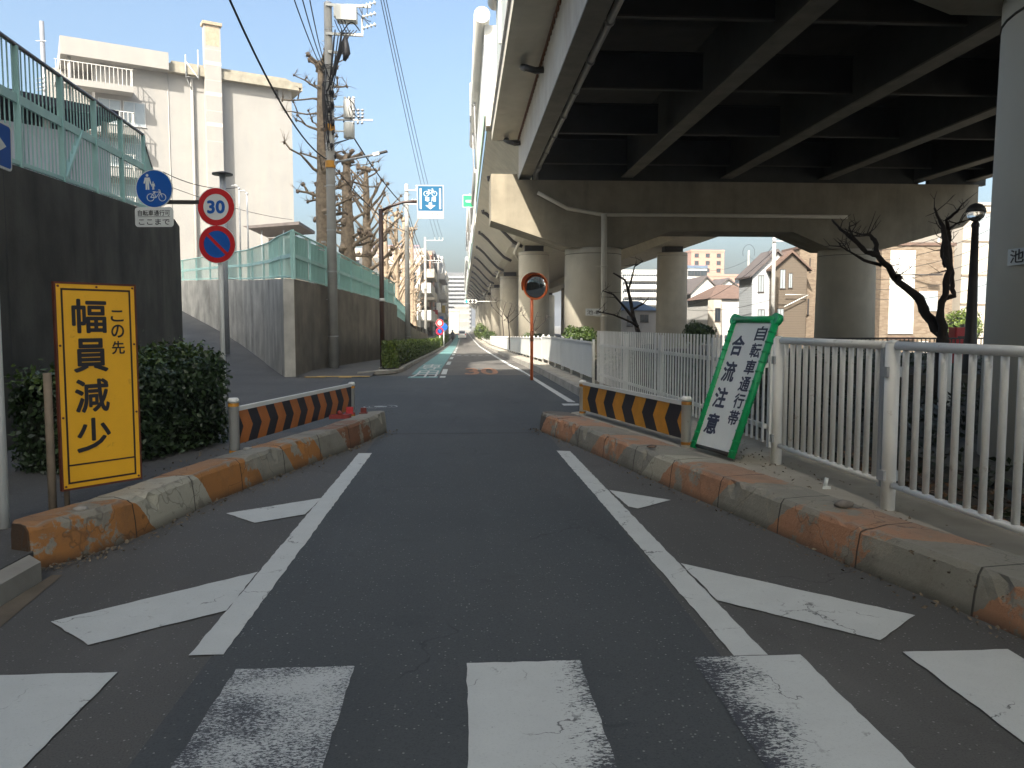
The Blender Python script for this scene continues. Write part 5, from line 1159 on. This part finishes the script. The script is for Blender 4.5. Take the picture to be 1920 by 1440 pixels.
# green framed sign leaning on the railing
bl=Vector((2.33,7.93,.25)); br=Vector((2.5,7.28,.25)); tl=at(1402,603,7.86); tr=at(1476,600,7.22)
rv=(br-bl); W=rv.length; up=((tl+tr)/2-(bl+br)/2); H=up.length; fr=Fr(bl,rv,up)
t=thing('leaning_sign','white sign board in a green tube frame leaning on the railing post','sign',tuple(bl))
g=MB(); plate(g,fr,rect(.03,.05,W-.03,H-.02),-.008,.004); pl=g.build('sign_panel',m_signw,t)
g=MB(); rr_=.036
for p,q in (((0,0),(0,H)),((W,0),(W,H)),((0,H),(W,H))): g.tube([fr(*p,0),fr(*q,0)],rr_,10)
for p in ((0,H),(W,H)): g.tube([fr(*p,-.03),fr(*p,.03)],.058,14)
for x in (0,W):
    for k in range(13): v=.06+k*(H-.1)/13; g.tube([fr(x,v,0),fr(x,v+.012,0)],rr_+.006,10)
g.build('frame',m_green,t)
g=MB(); g.tube([fr(.03,.03,-.01),fr(W-.03,.03,-.01)],.018,8); g.tube([fr(W*.5,.03,-.03),fr(W*.5,.03,-.2)],.015,6); g.build('base_bar',m_dark,t)
g=MB()
for i,ch in enumerate('自転車通行帯'): text(g,fr,ch,W*.765,H*(.895-.124*i),.165,.15,.006,.025)
for i,ch in enumerate('合流注意'): text(g,fr,ch,W*.29,H*(.80-.198*i),.215,.215,.006,.03)
g.build('lettering',M('sign_navy',(.025,.028,.06),.5,.1),pl)
# convex mirror
c=at(1004,537,21.3); b=gd(997,713); t=thing('convex_mirror','round traffic mirror with orange hood on an orange post at the right kerb','mirror',(b.x,21.4,0))
g=MB(); g.cyl(b.x,21.42,0,c.z+.1,.042,n=12); g.build('post',m_mirO,t)
fr=Fr(c,(1,-.55,0),(-.03,-.08,1)); 
n_=fr.n
g=MB(); rad=.31
for i in range(9):
    pass
rings=[(rad*math.sin(a),.10*(math.cos(a*1.0)-math.cos(1.2))) for a in np.linspace(0.0,1.2,8)]
vs=[];R_=math.sin(1.2)
for (rr1,dd) in rings: vs+=[fr(*p,dd*1.0) for p in circ(0,0,max(.001,rr1/R_),32)]
g.add(vs,[(i*32+j,(i+1)*32+j,(i+1)*32+(j+1)%32,i*32+(j+1)%32) for i in range(7) for j in range(32)]); g.sm=[True]*len(g.f)
mm,nn_,bb=newmat('mirror_glass'); bb.inputs['Metallic'].default_value=1; bb.inputs['Roughness'].default_value=.04; bb.inputs['Base Color'].default_value=(.55,.58,.58,1)
g.build('mirror_face',mm,t)
g=MB(); ring(g,fr,0,0,rad-.002,rad+.045,.02,40); ring(g,fr,0,0,.0,rad+.045,-.05,40); g.f[-40:]=[f[::-1] for f in g.f[-40:]]
vs=[fr(*p,.02) for p in circ(0,0,rad+.045,40)]+[fr(*p,-.05) for p in circ(0,0,rad+.045,40)]; g.add(vs,[(j,(j+1)%40,40+(j+1)%40,40+j)[::-1] for j in range(40)]); g.build('rim',m_mirO,t)
g=MB(); A=[R(a) for a in range(15,196,10)]
for th in (0,.006): pass
vs=[]
for a in A: vs+=[fr((rad+.047)*math.cos(a),(rad+.047)*math.sin(a),-.03),fr((rad+.06)*math.cos(a),(rad+.06)*math.sin(a),.16*(.35+.65*math.sin(max(0.05,(a-.26)/(math.pi)*1.0)*math.pi)))]
for a in A: vs+=[fr((rad+.052)*math.cos(a),(rad+.052)*math.sin(a),-.03),fr((rad+.066)*math.cos(a),(rad+.066)*math.sin(a),.16*(.35+.65*math.sin(max(0.05,(a-.26)/(math.pi)*1.0)*math.pi)))]
k=len(A); g.add(vs,[(2*i,2*i+2,2*i+3,2*i+1) for i in range(k-1)]+[(2*k+2*i,2*k+2*i+1,2*k+2*i+3,2*k+2*i+2) for i in range(k-1)]); g.build('hood',m_mirO,t)
g=MB(); g.cyl(b.x,21.42,1.05,1.32,.05,n=12); g.build('band',M('band_brown',(.30,.09,.03),.5,.2),t)
# signal, far signs
c=at(882,565,112); t=thing('traffic_signal','horizontal traffic signal showing green, hung from the viaduct by an arm','traffic signal',tuple(c))
g=MB(); g.box((c.x-.85,112,c.z-.24),(c.x+.85,112.25,c.z+.24)); g.build('housing',m_whitew,t)
mg=newmat('signal_green_lit')[0]; mg.node_tree.nodes['Principled BSDF'].inputs['Base Color'].default_value=(.0,.4,.2,1); emis(mg,(.02,.85,.45),1.2)
for i,x in enumerate((-.54,0,.54)):
    fr=Fr((c.x+x,111.99,c.z),(1,0,0),(0,0,1)); g=MB(); flat(g,fr,circ(0,0,.19,18),.01); g.build('lens',mg if i==0 else m_dark,t)
    g=MB(); g.tube([(c.x+x,111.98,c.z),(c.x+x,111.75,c.z)],.21,14,False) if False else ring(g,fr,0,0,.19,.22,.015,18); g.build('visor',m_dark,t)
g=MB(); g.tube([(c.x+.85,112.1,c.z),(4.6,112.1,c.z)],.05,6); g.build('arm',m_whitew,t)
def far_sign(label,px,py,pb,Y,discs):
    p=at(px,py,Y); t=thing('road_sign',label,'sign',(p.x,Y,gz(Y))); g=MB(); g.cyl(p.x,Y+.05,gz(Y),p.z+.4,.05,n=8); g.build('post',m_whitew,t)
    for dz,r,m in discs:
        fr=Fr((p.x,Y,p.z+dz),(1,0,0),(0,0,1)); g=MB(); plate(g,fr,circ(0,0,r,20),-.02,0); g.mi=1; ring(g,fr,0,0,r*.6,r*.97,.006,20); g.build('disc',[m[0],m[1]],t)
far_sign('distant red and white round sign pair on a pale post past the first hedge',824.5,606,645,76,((.02,.38,(m_signw,m_red)),(-.75,.38,(m_blue,m_red))))
far_sign('distant blue round sign on a thin post beyond the first hedge',832,613,640,80,((0,.38,(m_blue,m_blue)),))
# white car
Yc=148; zc=gz(Yc); xc=at(866.5,627,Yc).x
t=thing('car','small white hatchback driving away down the road','car',(xc,Yc,zc)); w2=.74
g=MB(); prof=[(0,.32),(.02,.75),(.12,.98),(.5,1.48),(.8,1.56),(1.9,1.55),(2.6,1.02),(3.3,.88),(3.45,.55),(3.4,.25),(.1,.22)]
def ins(z): return w2-max(0,(z-.95))*.22
g.add([(xc-ins(z),Yc+y,zc+z) for y,z in prof]+[(xc+ins(z),Yc+y,zc+z) for y,z in prof],[list(range(11)),list(range(11,22))[::-1]]+[(i,11+i,11+(i+1)%11,(i+1)%11) for i in range(11)])
g.build('body',M('car_white',(.78,.78,.77),.25,.03),t)
g=MB(); g.add([(xc-.56,Yc+.11,zc+1.0),(xc+.56,Yc+.11,zc+1.0),(xc+.5,Yc+.45,zc+1.44),(xc-.5,Yc+.45,zc+1.44)],[(0,1,2,3)]); g.build('rear_window',m_glass,t)
for s_ in (-1,1):
    g=MB(); g.box((xc+s_*.62-.08,Yc-.02,zc+.72),(xc+s_*.62+.08,Yc+.04,zc+1.0)); g.build('tail_light',m_red,t)
    for yy in (.62,2.8): g=MB(); g.tube([(xc+s_*.62,Yc+yy,zc+.29),(xc+s_*.76,Yc+yy,zc+.29)],.29,14); g.build('wheel',m_black,t)
g=MB(); g.box((xc-.17,Yc-.015,zc+.62),(xc+.17,Yc-.004,zc+.78)); g.build('number_plate',m_signw,t)
g=MB(); g.box((xc-.72,Yc-.05,zc+.3),(xc+.72,Yc-.001,zc+.52)); g.build('bumper',m_whitew,t)
# scooter and rider
Ys=118; zs=gz(Ys); xs_=at(848.5,630,Ys).x
t=thing('motor_scooter','dark motor scooter on the cycle lane ahead of the far hedge','scooter',(xs_,Ys,zs))
g=MB(); g.extY([(xs_-.14,zs+.4),(xs_+.14,zs+.4),(xs_+.17,zs+.72),(xs_-.17,zs+.72)],Ys+.1,Ys+.9); g.box((xs_-.12,Ys+.9,zs+.28),(xs_+.12,Ys+1.3,zs+.36)); g.extY([(xs_-.18,zs+.3),(xs_+.18,zs+.3),(xs_+.14,zs+.95),(xs_-.14,zs+.95)],Ys+1.3,Ys+1.42); g.build('body',m_dark,t)
for yy in (.2,1.55): g=MB(); g.tube([(xs_-.05,Ys+yy,zs+.24),(xs_+.05,Ys+yy,zs+.24)],.24,14); g.build('wheel',m_black,t)
g=MB(); g.tube([(xs_-.33,Ys+1.3,zs+1.02),(xs_,Ys+1.4,zs+.98),(xs_+.33,Ys+1.3,zs+1.02)],.025,6); g.build('handlebar',m_galv,t)
def person_seated(x,y,z):
    J=[(0,0,0),(0,.02,.25),(0,.06,.48),(0,.10,.60),(0,.13,.72),(-.19,.06,.50),(-.27,.25,.28),(-.30,.55,.25),(.19,.06,.50),(.27,.25,.28),(.30,.55,.25),(-.12,.05,-.02),(-.17,.42,-.04),(-.13,.48,-.42),(-.13,.58,-.44),(.12,.05,-.02),(.17,.42,-.04),(.13,.48,-.42),(.13,.58,-.44)]
    E=[(0,1),(1,2),(2,3),(3,4),(2,5),(5,6),(6,7),(2,8),(8,9),(9,10),(0,11),(11,12),(12,13),(13,14),(0,15),(15,16),(16,17),(17,18)]
    r=[.15,.16,.15,.06,.11,.075,.05,.04,.075,.05,.04,.1,.075,.05,.05,.1,.075,.05,.05]
    me=bpy.data.meshes.new('person'); me.from_pydata(J,E,[]); o=bpy.data.objects.new('person',me); COL.objects.link(o); o.location=(x,y,z)
    sk=o.modifiers.new('skin','SKIN')
    for i,v in enumerate(me.skin_vertices[0].data): v.radius=(r[i],r[i]); v.use_root=(i==0)
    o.modifiers.new('sub','SUBSURF').levels=2; me.materials.append(M('jacket_dark',(.035,.04,.055),.8,.1)); return o
o=person_seated(xs_,Ys+.45,zs+.80); tag(o,'person in a dark jacket and helmet riding the scooter away','person')
g=MB(); g.blob((xs_,Ys+.58,zs+1.56),(.14,.16,.15),2,8,.02); h=g.build('helmet',M('helmet_black',(.03,.03,.035),.25,.05),o)
# park lamp, bare trees, low wall, plants under the viaduct
Yl=18; a=at(1830,398,Yl); t=thing('park_lamp','black tapered park lamp post with a round globe near the near column','street lamp',(a.x,Yl,.13))
b=at(1812,640,Yl); xb=at(1806,640,Yl).x*0+a.x
g=MB(); g.lathe((a.x,Yl,0),[(.17,.1),(.16,.5),(.13,1.2),(.075,a.z-.35),(.09,a.z-.33),(.09,a.z-.27),(.05,a.z-.2)],16); g.build('post',m_dark,t)
mgl,nq,bq=newmat('globe_glass'); bq.inputs['Base Color'].default_value=(.75,.78,.8,1); bq.inputs['Transmission Weight'].default_value=.85; bq.inputs['Roughness'].default_value=.1; bq.inputs['IOR'].default_value=1.2
g=MB(); g.lathe((a.x,Yl,a.z),[(.08,-.20),(.17,-.12),(.205,0)],24); g.build('globe',mgl,t)
g=MB(); g.lathe((a.x,Yl,a.z),[(.215,.0),(.20,.08),(.13,.17),(.04,.205),(.001,.21)],24); g.build('lamp_cap',M('lamp_cap',(.09,.09,.09),.4,.1),t)
def px_tree(name,label,Y,branches,tw,mat,seed,wrap=None):
    rr=random.Random(seed); b0=branches[0][0]; p0=at(b0[0],b0[1],Y); t=thing(name,label,'tree',(p0.x,Y,.13)); g=MB(); T=MB()
    for bi,br in enumerate(branches):
        pts=[];rs=[]
        for i,(px,py,wd) in enumerate(br):
            d=Y+(.0 if i==0 and bi==0 else math.sin(bi*2.3+i*.7)*.25*min(1,i*.5+(bi>0)*.5)); p=at(px,py,d); pts.append(p); rs.append(wd*Y/1500/2)
        if bi==0 or bi==1: 
            q=pts[0].copy(); q.z=.05; 
            if pts[0].z<1.3: pts=[q]+pts; rs=[rs[0]*1.15]+rs
        # subdivide with a little wobble
        P=[];Q=[]
        for i in range(len(pts)-1):
            for k in range(3):
                u=k/3; w_=rs[i]*.35; P.append(pts[i].lerp(pts[i+1],u)+Vector((rr.uniform(-w_,w_),rr.uniform(-w_,w_),0))); Q.append((rs[i]*(1-u)+rs[i+1]*u)*rr.uniform(.9,1.15))
        P.append(pts[-1]);Q.append(rs[-1]); g.tube(P,Q,8)
        for _ in range(tw):
            i=rr.randrange(len(P)//2,len(P)); d=Vector((rr.uniform(-1,1),rr.uniform(-.6,.6),rr.uniform(-.3,1))).normalized()*rr.uniform(.12,.5); m=P[i]+d*.5+Vector((rr.uniform(-.05,.05),0,rr.uniform(-.04,.04)))
            T.tube([P[i],m,P[i]+d],[.010,.007,.003],4,False)
            if rr.random()<.6: e=m+Vector((rr.uniform(-.2,.2),rr.uniform(-.1,.1),rr.uniform(0,.2))); T.tube([m,e],[.006,.003],4,False)
    g.build('trunk',mat,t); T.build('crown',mat,t); return t
px_tree('bare_tree','leaning dark bare tree with twin stems between the column and the lamp post',13.5,[
 [(1768,660,24),(1764,628,22),(1735,590,19),(1722,560,17),(1685,528,14),(1664,500,12),(1645,478,11),(1625,473,9),(1600,448,7),(1575,430,5),(1560,412,3)],
 [(1768,660,20),(1766,628,18),(1764,580,14),(1775,540,12),(1780,505,12),(1774,470,9),(1770,432,10),(1760,410,6),(1752,390,4)],
 [(1769,560,11),(1788,555,9),(1785,535,9),(1784,512,9),(1781,470,9),(1777,432,9),(1775,412,6),(1795,396,5),(1800,388,3)],
 [(1645,478,9),(1640,450,8),(1630,440,6),(1615,440,4),(1604,436,2.5)],
 [(1652,497,7),(1620,488,6),(1596,473,4),(1576,462,2.5)],
 [(1686,530,9),(1688,520,8),(1675,514,5)],[(1778,430,6),(1792,420,4),(1802,416,2.5)],[(1612,458,5),(1598,442,4),(1592,425,2.5)],[(1775,500,8),(1767,480,8),(1770,450,8),(1774,430,8)]],7,m_barkd,4)
g=MB(); p=at(1772,690,13.3); g.cyl(p.x,13.3,.0,p.z+.38,.10,n=12); tag(g.build('white_post',m_signw),'white cylindrical post standing in front of the leaning bare tree','post')
px_tree('bare_tree','small bare tree between the second column and the picket fence',24,[
 [(1196,640,9),(1196,625,9),(1185,580,7),(1178,545,5),(1172,525,4),(1150,512,2.5)],[(1190,598,6),(1165,570,4),(1150,552,3),(1130,545,2)],[(1198,612,5),(1175,600,4),(1150,590,3),(1120,584,2)],[(1178,545,4),(1190,500,2.5),(1205,490,2)],[(1186,580,4),(1205,570,3),(1215,560,2)]],6,m_barkd,6)
for i,(px,py,Y,w_,l) in enumerate(((1003,640,44,9,'thin bare sapling behind the solid white fence by the mirror'),(944,622,70,7,'thin bare sapling in front of a far viaduct column'),(955,625,46,8,'bare twiggy bush in front of the third column'))):
    px_tree('sapling',l,Y,[[(px,py,w_*.25),(px-3,py-30,w_*.2),(px+5,py-55,w_*.1)],[(px-3,py-28,w_*.16),(px-22,py-48,w_*.12),(px-26,py-62,w_*.07)],[(px,py-20,w_*.16),(px+18,py-36,w_*.12),(px+24,py-50,w_*.07)]],8,m_barkd,20+i)
shrub('rounded dark green shrub at the foot of the second column',tuple(at(1085,632,30)),(.62,.55,.40),2600,.09,m_leafg,group='shrubs along the viaduct')
shrub('low brownish shrub by the third column behind the white panels',tuple(at(1000,634,41)),(.7,.6,.28),1100,.07,m_leafg,group='shrubs along the viaduct')
shrub('yellow-green shrub in front of far columns',tuple(at(901,621,95)),(.9,.8,1.0),900,.16,m_leafy,group='shrubs along the viaduct')
shrub('small dark shrub right of the yellow-green one',tuple(at(916,628,85)),(.8,.6,.5),700,.14,m_leafg,group='shrubs along the viaduct')
shrub('round green shrub beyond the picket fence before the white houses',tuple(at(1308,626,52)),(1.1,.9,.75),1800,.16,m_leafg,group='shrubs along the viaduct')
shrub('bright green tall hedge bush right of the brick house',tuple(at(1806,612,48)),(1.2,.8,1.1),2200,.15,m_leafy,group='shrubs along the viaduct')
g=MB(); g.box((5.2,16.0,.0),(17.5,16.3,.46)); tag(g.build('planter_wall',m_conc_dark),'low dark concrete planter wall under the viaduct','low wall')
g=MB(); g.box((4.9,5.7,.0),(7.6,6.0,.19)) if False else g.extZ([(4.4,5.9),(7.7,5.3),(7.8,8.7),(4.5,8.7)],.0,.20); tag(g.build('footing',m_conc_dark),'pale concrete footing slab round the near column','footing')
n=7000; P=np.zeros((n,3)); P[:,0]=3.35+rng.beta(1.1,1.6,n)*9; P[:,1]=rng.uniform(3.2,15.9,n); P[:,2]=.16+rng.beta(1.2,2.2,n)*.28*np.clip((P[:,0]-3.3)*1.4,0,1); Nn=np.tile([0,0,1.0],(n,1)); m_=(np.hypot(P[:,0]-6.3,P[:,1]-7.1)>1.5)
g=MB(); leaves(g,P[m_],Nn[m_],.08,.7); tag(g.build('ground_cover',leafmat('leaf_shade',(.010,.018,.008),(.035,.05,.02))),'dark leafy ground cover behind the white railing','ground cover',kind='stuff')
n=900; P=np.zeros((n,3)); P[:,0]=3.36+rng.beta(1,3,n)*1.6; P[:,1]=rng.uniform(3.3,8,n); P[:,2]=.165+rng.uniform(0,.03,n); g=MB(); leaves(g,P,np.tile([0,0,1.0],(n,1)),.075,.35); tag(g.build('leaf_litter',m_leafb),'dry brown leaves on the soil below the railing','leaf litter',kind='stuff')
n=5000; P=np.zeros((n,3)); P[:,0]=rng.uniform(3.6,22,n); P[:,1]=rng.uniform(16.4,34,n); P[:,2]=.16+rng.beta(1.2,2.5,n)*.3; g=MB(); leaves(g,P,np.tile([0,0,1.0],(n,1)),.14,.7); tag(g.build('ground_cover',m_leafd),'sparse dark plants between the viaduct columns','ground cover',kind='stuff')
# green bar fence and red post box far right
t=thing('bar_fence','dark green bar fence behind the planter wall, near the red box','fence',(13,24,.1)); g=MB()
for x in np.arange(10.0,22.0,.14): g.bar((x,24.5,.15),(x,24.5,1.05),.025,.025,(0,1,0))
g.build('bars',M('bars_green',(.05,.075,.06),.5,.1),t); g=MB()
for z in (.25,1.06): g.bar((10,24.5,z),(22,24.5,z),.04,.05)
g.build('rail',m_dark,t)
p=at(1795,668,26.5); t=thing('post_box','red upright box standing right beside the lamp post','post box',(p.x,26.5,.1)); g=MB(); g.extZ(rrect(p.x-.22,26.3,p.x+.22,26.75,.06),.1,1.35); g.build('body',m_red,t); g=MB(); g.box((p.x-.15,26.285,1.05),(p.x+.15,26.297,1.10)); g.build('slot',m_dark,t); g=MB(); g.extZ(rrect(p.x-.24,26.28,p.x+.24,26.77,.06),1.352,1.40); g.build('cap',m_red,t)
p=at(1818,650,30); t=thing('cabinet','small beige cabinet on a post behind the red box','cabinet',(p.x,30,.1)); g=MB(); g.box((p.x-.25,30,.9),(p.x+.25,30.2,1.5)); g.build('body',m_cream2,t); g=MB(); g.cyl(p.x,30.1,.1,.9,.05,n=8); g.build('post',m_galv,t)
# ------------------------------------------------------------------ houses to the right, beyond the viaduct
def house(name,label,pxl,pxr,pyt,Y,dep,mw,mr,wins,style='gable',eave=None,ridge_dir='x',group=None,extra=None,loc_z=None):
    z0=gz(Y); A=at(pxl,pyt,Y); B=at(pxr,pyt,Y); x0,x1=A.x,B.x; ze=at(pxl,eave or pyt,Y).z; zt=A.z
    t=thing(name,label,'house',((x0+x1)/2,Y,z0),group); g=MB()
    if style=='flat':
        g.box((x0,Y,z0-1),(x1,Y+dep,zt)); g.build('wall',mw,t); g=MB(); g.box((x0-.1,Y-.1,zt+.002),(x1+.1,Y+dep+.1,zt+.22)); g.build('roof',mr,t)
    elif style=='gable':          # gable faces the camera
        xm=(x0+x1)/2; g.extY([(x0,z0-1),(x1,z0-1),(x1,ze),(xm,zt),(x0,ze)],Y,Y+dep); g.build('wall',mw,t); g=MB()
        for s,xe in ((-1,x0),(1,x1)):
            k=(zt-ze)/(xm-x0); ex=xe+s*.35; ez=ze-.35*k
            g.extY([(xm,zt+.02),(ex,ez+.02),(ex,ez+.2),(xm,zt+.25)] if s>0 else [(xm,zt+.02),(xm,zt+.25),(ex,ez+.2),(ex,ez+.02)],Y-.35,Y+dep+.3)
        g.build('roof',mr,t)
    elif style=='hip':
        g.box((x0,Y,z0-1),(x1,Y+dep,ze)); g.build('wall',mw,t); g=MB(); o=.35; xm0=x0+(x1-x0)*.40; xm1=x0+(x1-x0)*.75; ym=Y+dep*.5
        g.add([(x0-o,Y-o,ze),(x1+o,Y-o,ze),(x1+o,Y+dep+o,ze),(x0-o,Y+dep+o,ze),(xm0,ym,zt),(xm1,ym,zt)],[(0,1,5,4),(1,2,5),(2,3,4,5),(3,0,4),(3,2,1,0)]); g.build('roof',mr,t)
    fr=Fr((0,Y,0),(1,0,0),(0,0,1))
    for (px0,py0,px1,py1,*r) in wins:
        a=at(px0,py1,Y);b=at(px1,py0,Y); window(t,fr,a.x,a.z,b.x-a.x,b.z-a.z,'d' in r,'p' in r)
    return t,fr,x0,x1
t,fr,x0,x1=house('house','brown and grey sided house with a steep gable, behind the leaning sign',1412,1500,472,72,3.5,m_sid,m_roof,[(1421,516,1433,548,'d','p'),(1420,580,1434,610,'d','p')],'gable',eave=515)
t,fr,x0,x1=house('house','brown boarded house with a dark gable and tall windows next to the brick house',1452,1514,474,71,3.5,m_sidb,m_roofbr,[(1462,505,1473,541,'d','p'),(1478,512,1486,540,'d','p'),(1456,578,1470,600,'d','p')],'gable',eave=502)
g=MB(); A=at(1481,533,70.9);B=at(1487,582,70.9)
g.tube([(A.x-.5,70.6,at(1480,552,70).z),(A.x+1.6,70.6,at(1480,552,70).z),(A.x-.6,70.6,at(1480,575,70).z)],.05,6); g.build('bracket',m_signw,t)
house('house','tall narrow house clad in brown brick tiles left of the right column',1500,1590,466,72.5,4,m_brick,m_roofbr,[(1517,484,1520,510,'d'),(1513,560,1517,590,'d'),(1540,552,1552,610,'d')],'flat')
t,fr,x0,x1=house('house','brick tiled house with a pale central panel between the right column and the lamp',1654,1790,460,56,9,m_brick,m_roofbr,[(1676,474,1708,512,'p'),(1722,546,1758,582,'p'),(1722,640,1740,675,'p')],'flat')
g=MB(); a=at(1664,626,56);b=at(1716,470,56); g.box((a.x,55.90,a.z),(b.x,55.997,b.z)); g.build('panel',m_wht,t)
g=MB(); a=at(1664,636,56); g.box((a.x-.1,55.75,a.z-.05),(b.x+.1,55.995,a.z+.18)); g.build('ledge',m_roofbr,t)
g=MB(); a=at(1756,515,55.4); g.tube([(a.x-1.6,55.7,a.z-.0),(a.x-.3,55.2,a.z)],.05,6); g.bar((a.x-.6,55.2,a.z),(a.x+.2,55.1,a.z),.28,.14); g.build('wall_lamp',m_dark,t)
t,fr,x0,x1=house('house','cream sided apartment building right of the lamp post',1808,1960,385,57,8,m_cream2,m_cream,[(1832,400,1860,450,'p'),(1826,518,1852,568,'p')],'flat')
mb2=M('band_brown2',(.22,.18,.14),.7,.1)
for py in (398,452,516,570): z=at(1830,py,57).z; g=MB(); g.box((x0-.02,56.93,z-.06),(x1,56.998,z+.06)); g.build('band',mb2,t)
house('house','white house with a grey double gable beyond the round green shrub',1296,1352,520,98,9,m_wht,m_roof,[(1310,562,1323,580,'p'),(1330,560,1338,580,'d'),(1300,600,1312,615,'d')],'gable',eave=548)
house('house','white house with a long gable roof left of the brown hip roof',1330,1400,524,104,9,m_wht,m_roof,[(1360,545,1368,556,'d')],'gable',eave=552)
t,fr,x0,x1=house('house','cream house with a brown hip roof and a bay window, left of the boarded houses',1334,1424,530,84,9,m_wht,m_roofbr,[(1333.5,578,1341,600,'d'),(1346,570,1353,594,'d'),(1389,567,1395,572,'d'),(1408,570,1413,592,'d')],'hip',eave=560)
g=MB(); a=at(1330,606,83.4);b=at(1356,562,83.4); g.extZ([(a.x,84),(a.x+.4,83.3),(b.x-.2,83.3),(b.x,84)],gz(84)+.3,b.z); g.build('bay',m_cream2,t)
window(t,Fr((0,83.29,0),(1,0,0),(0,0,1)),a.x+.55,a.z+.2,.6,1.4,True); 
t,fr,x0,x1=house('house','low house with a blue-grey roof seen left of the far right column',1150,1232,562,92,9,m_cream,m_roofb,[(1175,592,1188,612,'d'),(1200,590,1216,604,'d')],'hip',eave=582)
block('apartment_building','white grid-fronted apartment block seen between the columns',at(1168,500,190).x,at(1233,500,190).x,190,204,-1.5,at(1200,508,190).z+1.5,m_wht,faces='f',floors=8,nf=9,ww=1.0,wh=1.3,balc='f')
block('apartment_building','pale beige block beside the white grid-fronted one',at(1225,500,210).x,at(1264,500,210).x,210,220,-1.5,at(1240,520,210).z+1.5,m_cream,faces='f',floors=7,nf=3,dark=True)
block('apartment_building','white and blue topped building left of the salmon tower',at(1290,495,160).x,at(1326,495,160).x,160,172,-1.5,at(1300,500,160).z+1.5,m_wht,faces='f',floors=7,nf=3,mr=m_roofb,dark=True)
block('apartment_tower','tall salmon brick apartment tower rising behind the white houses',at(1296,480,240).x,at(1358,480,240).x,240,255,-1.5,at(1330,470,240).z+1.5,m_pinkw,faces='f',floors=11,nf=3,dark=True)
block('apartment_building','salmon stepped lower wing right of the tower',at(1322,520,225).x,at(1402,520,225).x,225,238,-1.5,at(1380,516,225).z+1.5,m_pinkw,faces='f',floors=6,nf=6,dark=True)
block('apartment_building','grey balconied apartment block above the brick house',at(1748,470,150).x,at(1822,470,150).x,150,162,-1.5,at(1780,448,150).z+1.5,m_grey,faces='f',floors=8,nf=6,ww=1.6,balc='f')
block('apartment_building','brownish low building behind the red box',at(1770,540,75).x,at(1815,540,75).x,75,85,-.8,at(1790,548,75).z+.8,m_cream2,faces='f',floors=2,nf=2,dark=True)
pq=at(1452,448,66); t=thing('utility_pole','grey utility pole between the sided houses on the right','utility pole',(pq.x,66,-.5)); pole_body(t,pq.x,66,-.6,pq.z+2,.2,.14,False); g=MB(); g.bar((pq.x-.2,65.8,pq.z-.2),(pq.x+1.2,65.8,pq.z-.2),.08,.08); g.build('crossarm',m_galv,t)
p=at(1404,470,130); t=thing('utility_pole','distant pole with looped cables above the white roofs','utility pole',(p.x,130,-1)); pole_body(t,p.x,130,-1,p.z,.2,.14,False); g=MB(); g.tube([(p.x+1.0*math.cos(a),130,p.z-.3+1.3*math.sin(a)) for a in np.linspace(-.4,3.6,14)],.03,5); g.build('cable_loop',m_wire,t)
for k,(a,b,s) in enumerate((((1404,478,130),(1450,460,66),1.0),((1404,486,130),(1300,500,150),1.2),((1450,470,66),(1290,572,90),.8),((1452,560,66),(1270,578,95),.6))):
    wire(('upper cable from the looped pole to the grey pole','cable from the looped pole toward the salmon tower','long cable running down from the grey pole to the white houses','low cable crossing in front of the cream hip roof house')[k],at(*a),at(*b),s,.022,'cables among the right houses')
for k in range(6): 
    wire('cable in front of the brick and cream houses right of the right column',at(1640,470+18*k,52),at(1880,392+26*k,46),.5,.016,'cables by the brick house')
p=at(1760,480,60); t=thing('utility_pole','pale utility pole behind the twin stemmed tree','utility pole',(p.x,60,-.4)); pole_body(t,p.x,60,-.5,p.z+1.4,.18,.13,False)

# grit and leaf scraps gathered along the kerbs
P=[];
for path,sd in ((lp,-1),(rp,-1)):
    for _ in range(420):
        i=rng.integers(0,len(path)-1); a=path[i];b=path[i+1]; u=rng.uniform(); d=Vector((b[0]-a[0],b[1]-a[1],0)).normalized(); nn=Vector((d.y,-d.x,0)); q=abs(rng.normal(0,.07))+.008
        P.append((a[0]+(b[0]-a[0])*u+nn.x*q,a[1]+(b[1]-a[1])*u+nn.y*q,.012+rng.uniform(0,.008)))
for _ in range(260): P.append((rng.uniform(2.5,3.1),rng.uniform(3.5,9),.222))
for _ in range(160): P.append((rng.uniform(-2.9,-2.2),rng.uniform(5.8,9.5),.128))
g=MB(); leaves(g,np.array(P),np.tile([0,0,1.0],(len(P),1)),.026,.5); tag(g.build('grit',M('grit_brown',(.16,.125,.085),.95,.5,40)),'fine grit and leaf scraps along the kerb edges','grit',kind='stuff')
# ------------------------------------------------------------------ air: a thin even haze over the far street
g=MB(); g.box((-760,-340,-3.5),(760,1460,28))
mh=bpy.data.materials.new('haze_air'); mh.use_nodes=True; nh=mh.node_tree; nh.nodes.remove(nh.nodes['Principled BSDF'])
pv=nh.nodes.new('ShaderNodeVolumePrincipled'); pv.inputs['Color'].default_value=(.92,.95,1,1); pv.inputs['Density'].default_value=.0007; pv.inputs['Anisotropy'].default_value=.2
nh.links.new(pv.outputs[0],nh.nodes['Material Output'].inputs['Volume'])
tag(g.build('haze',mh),kind='stuff')
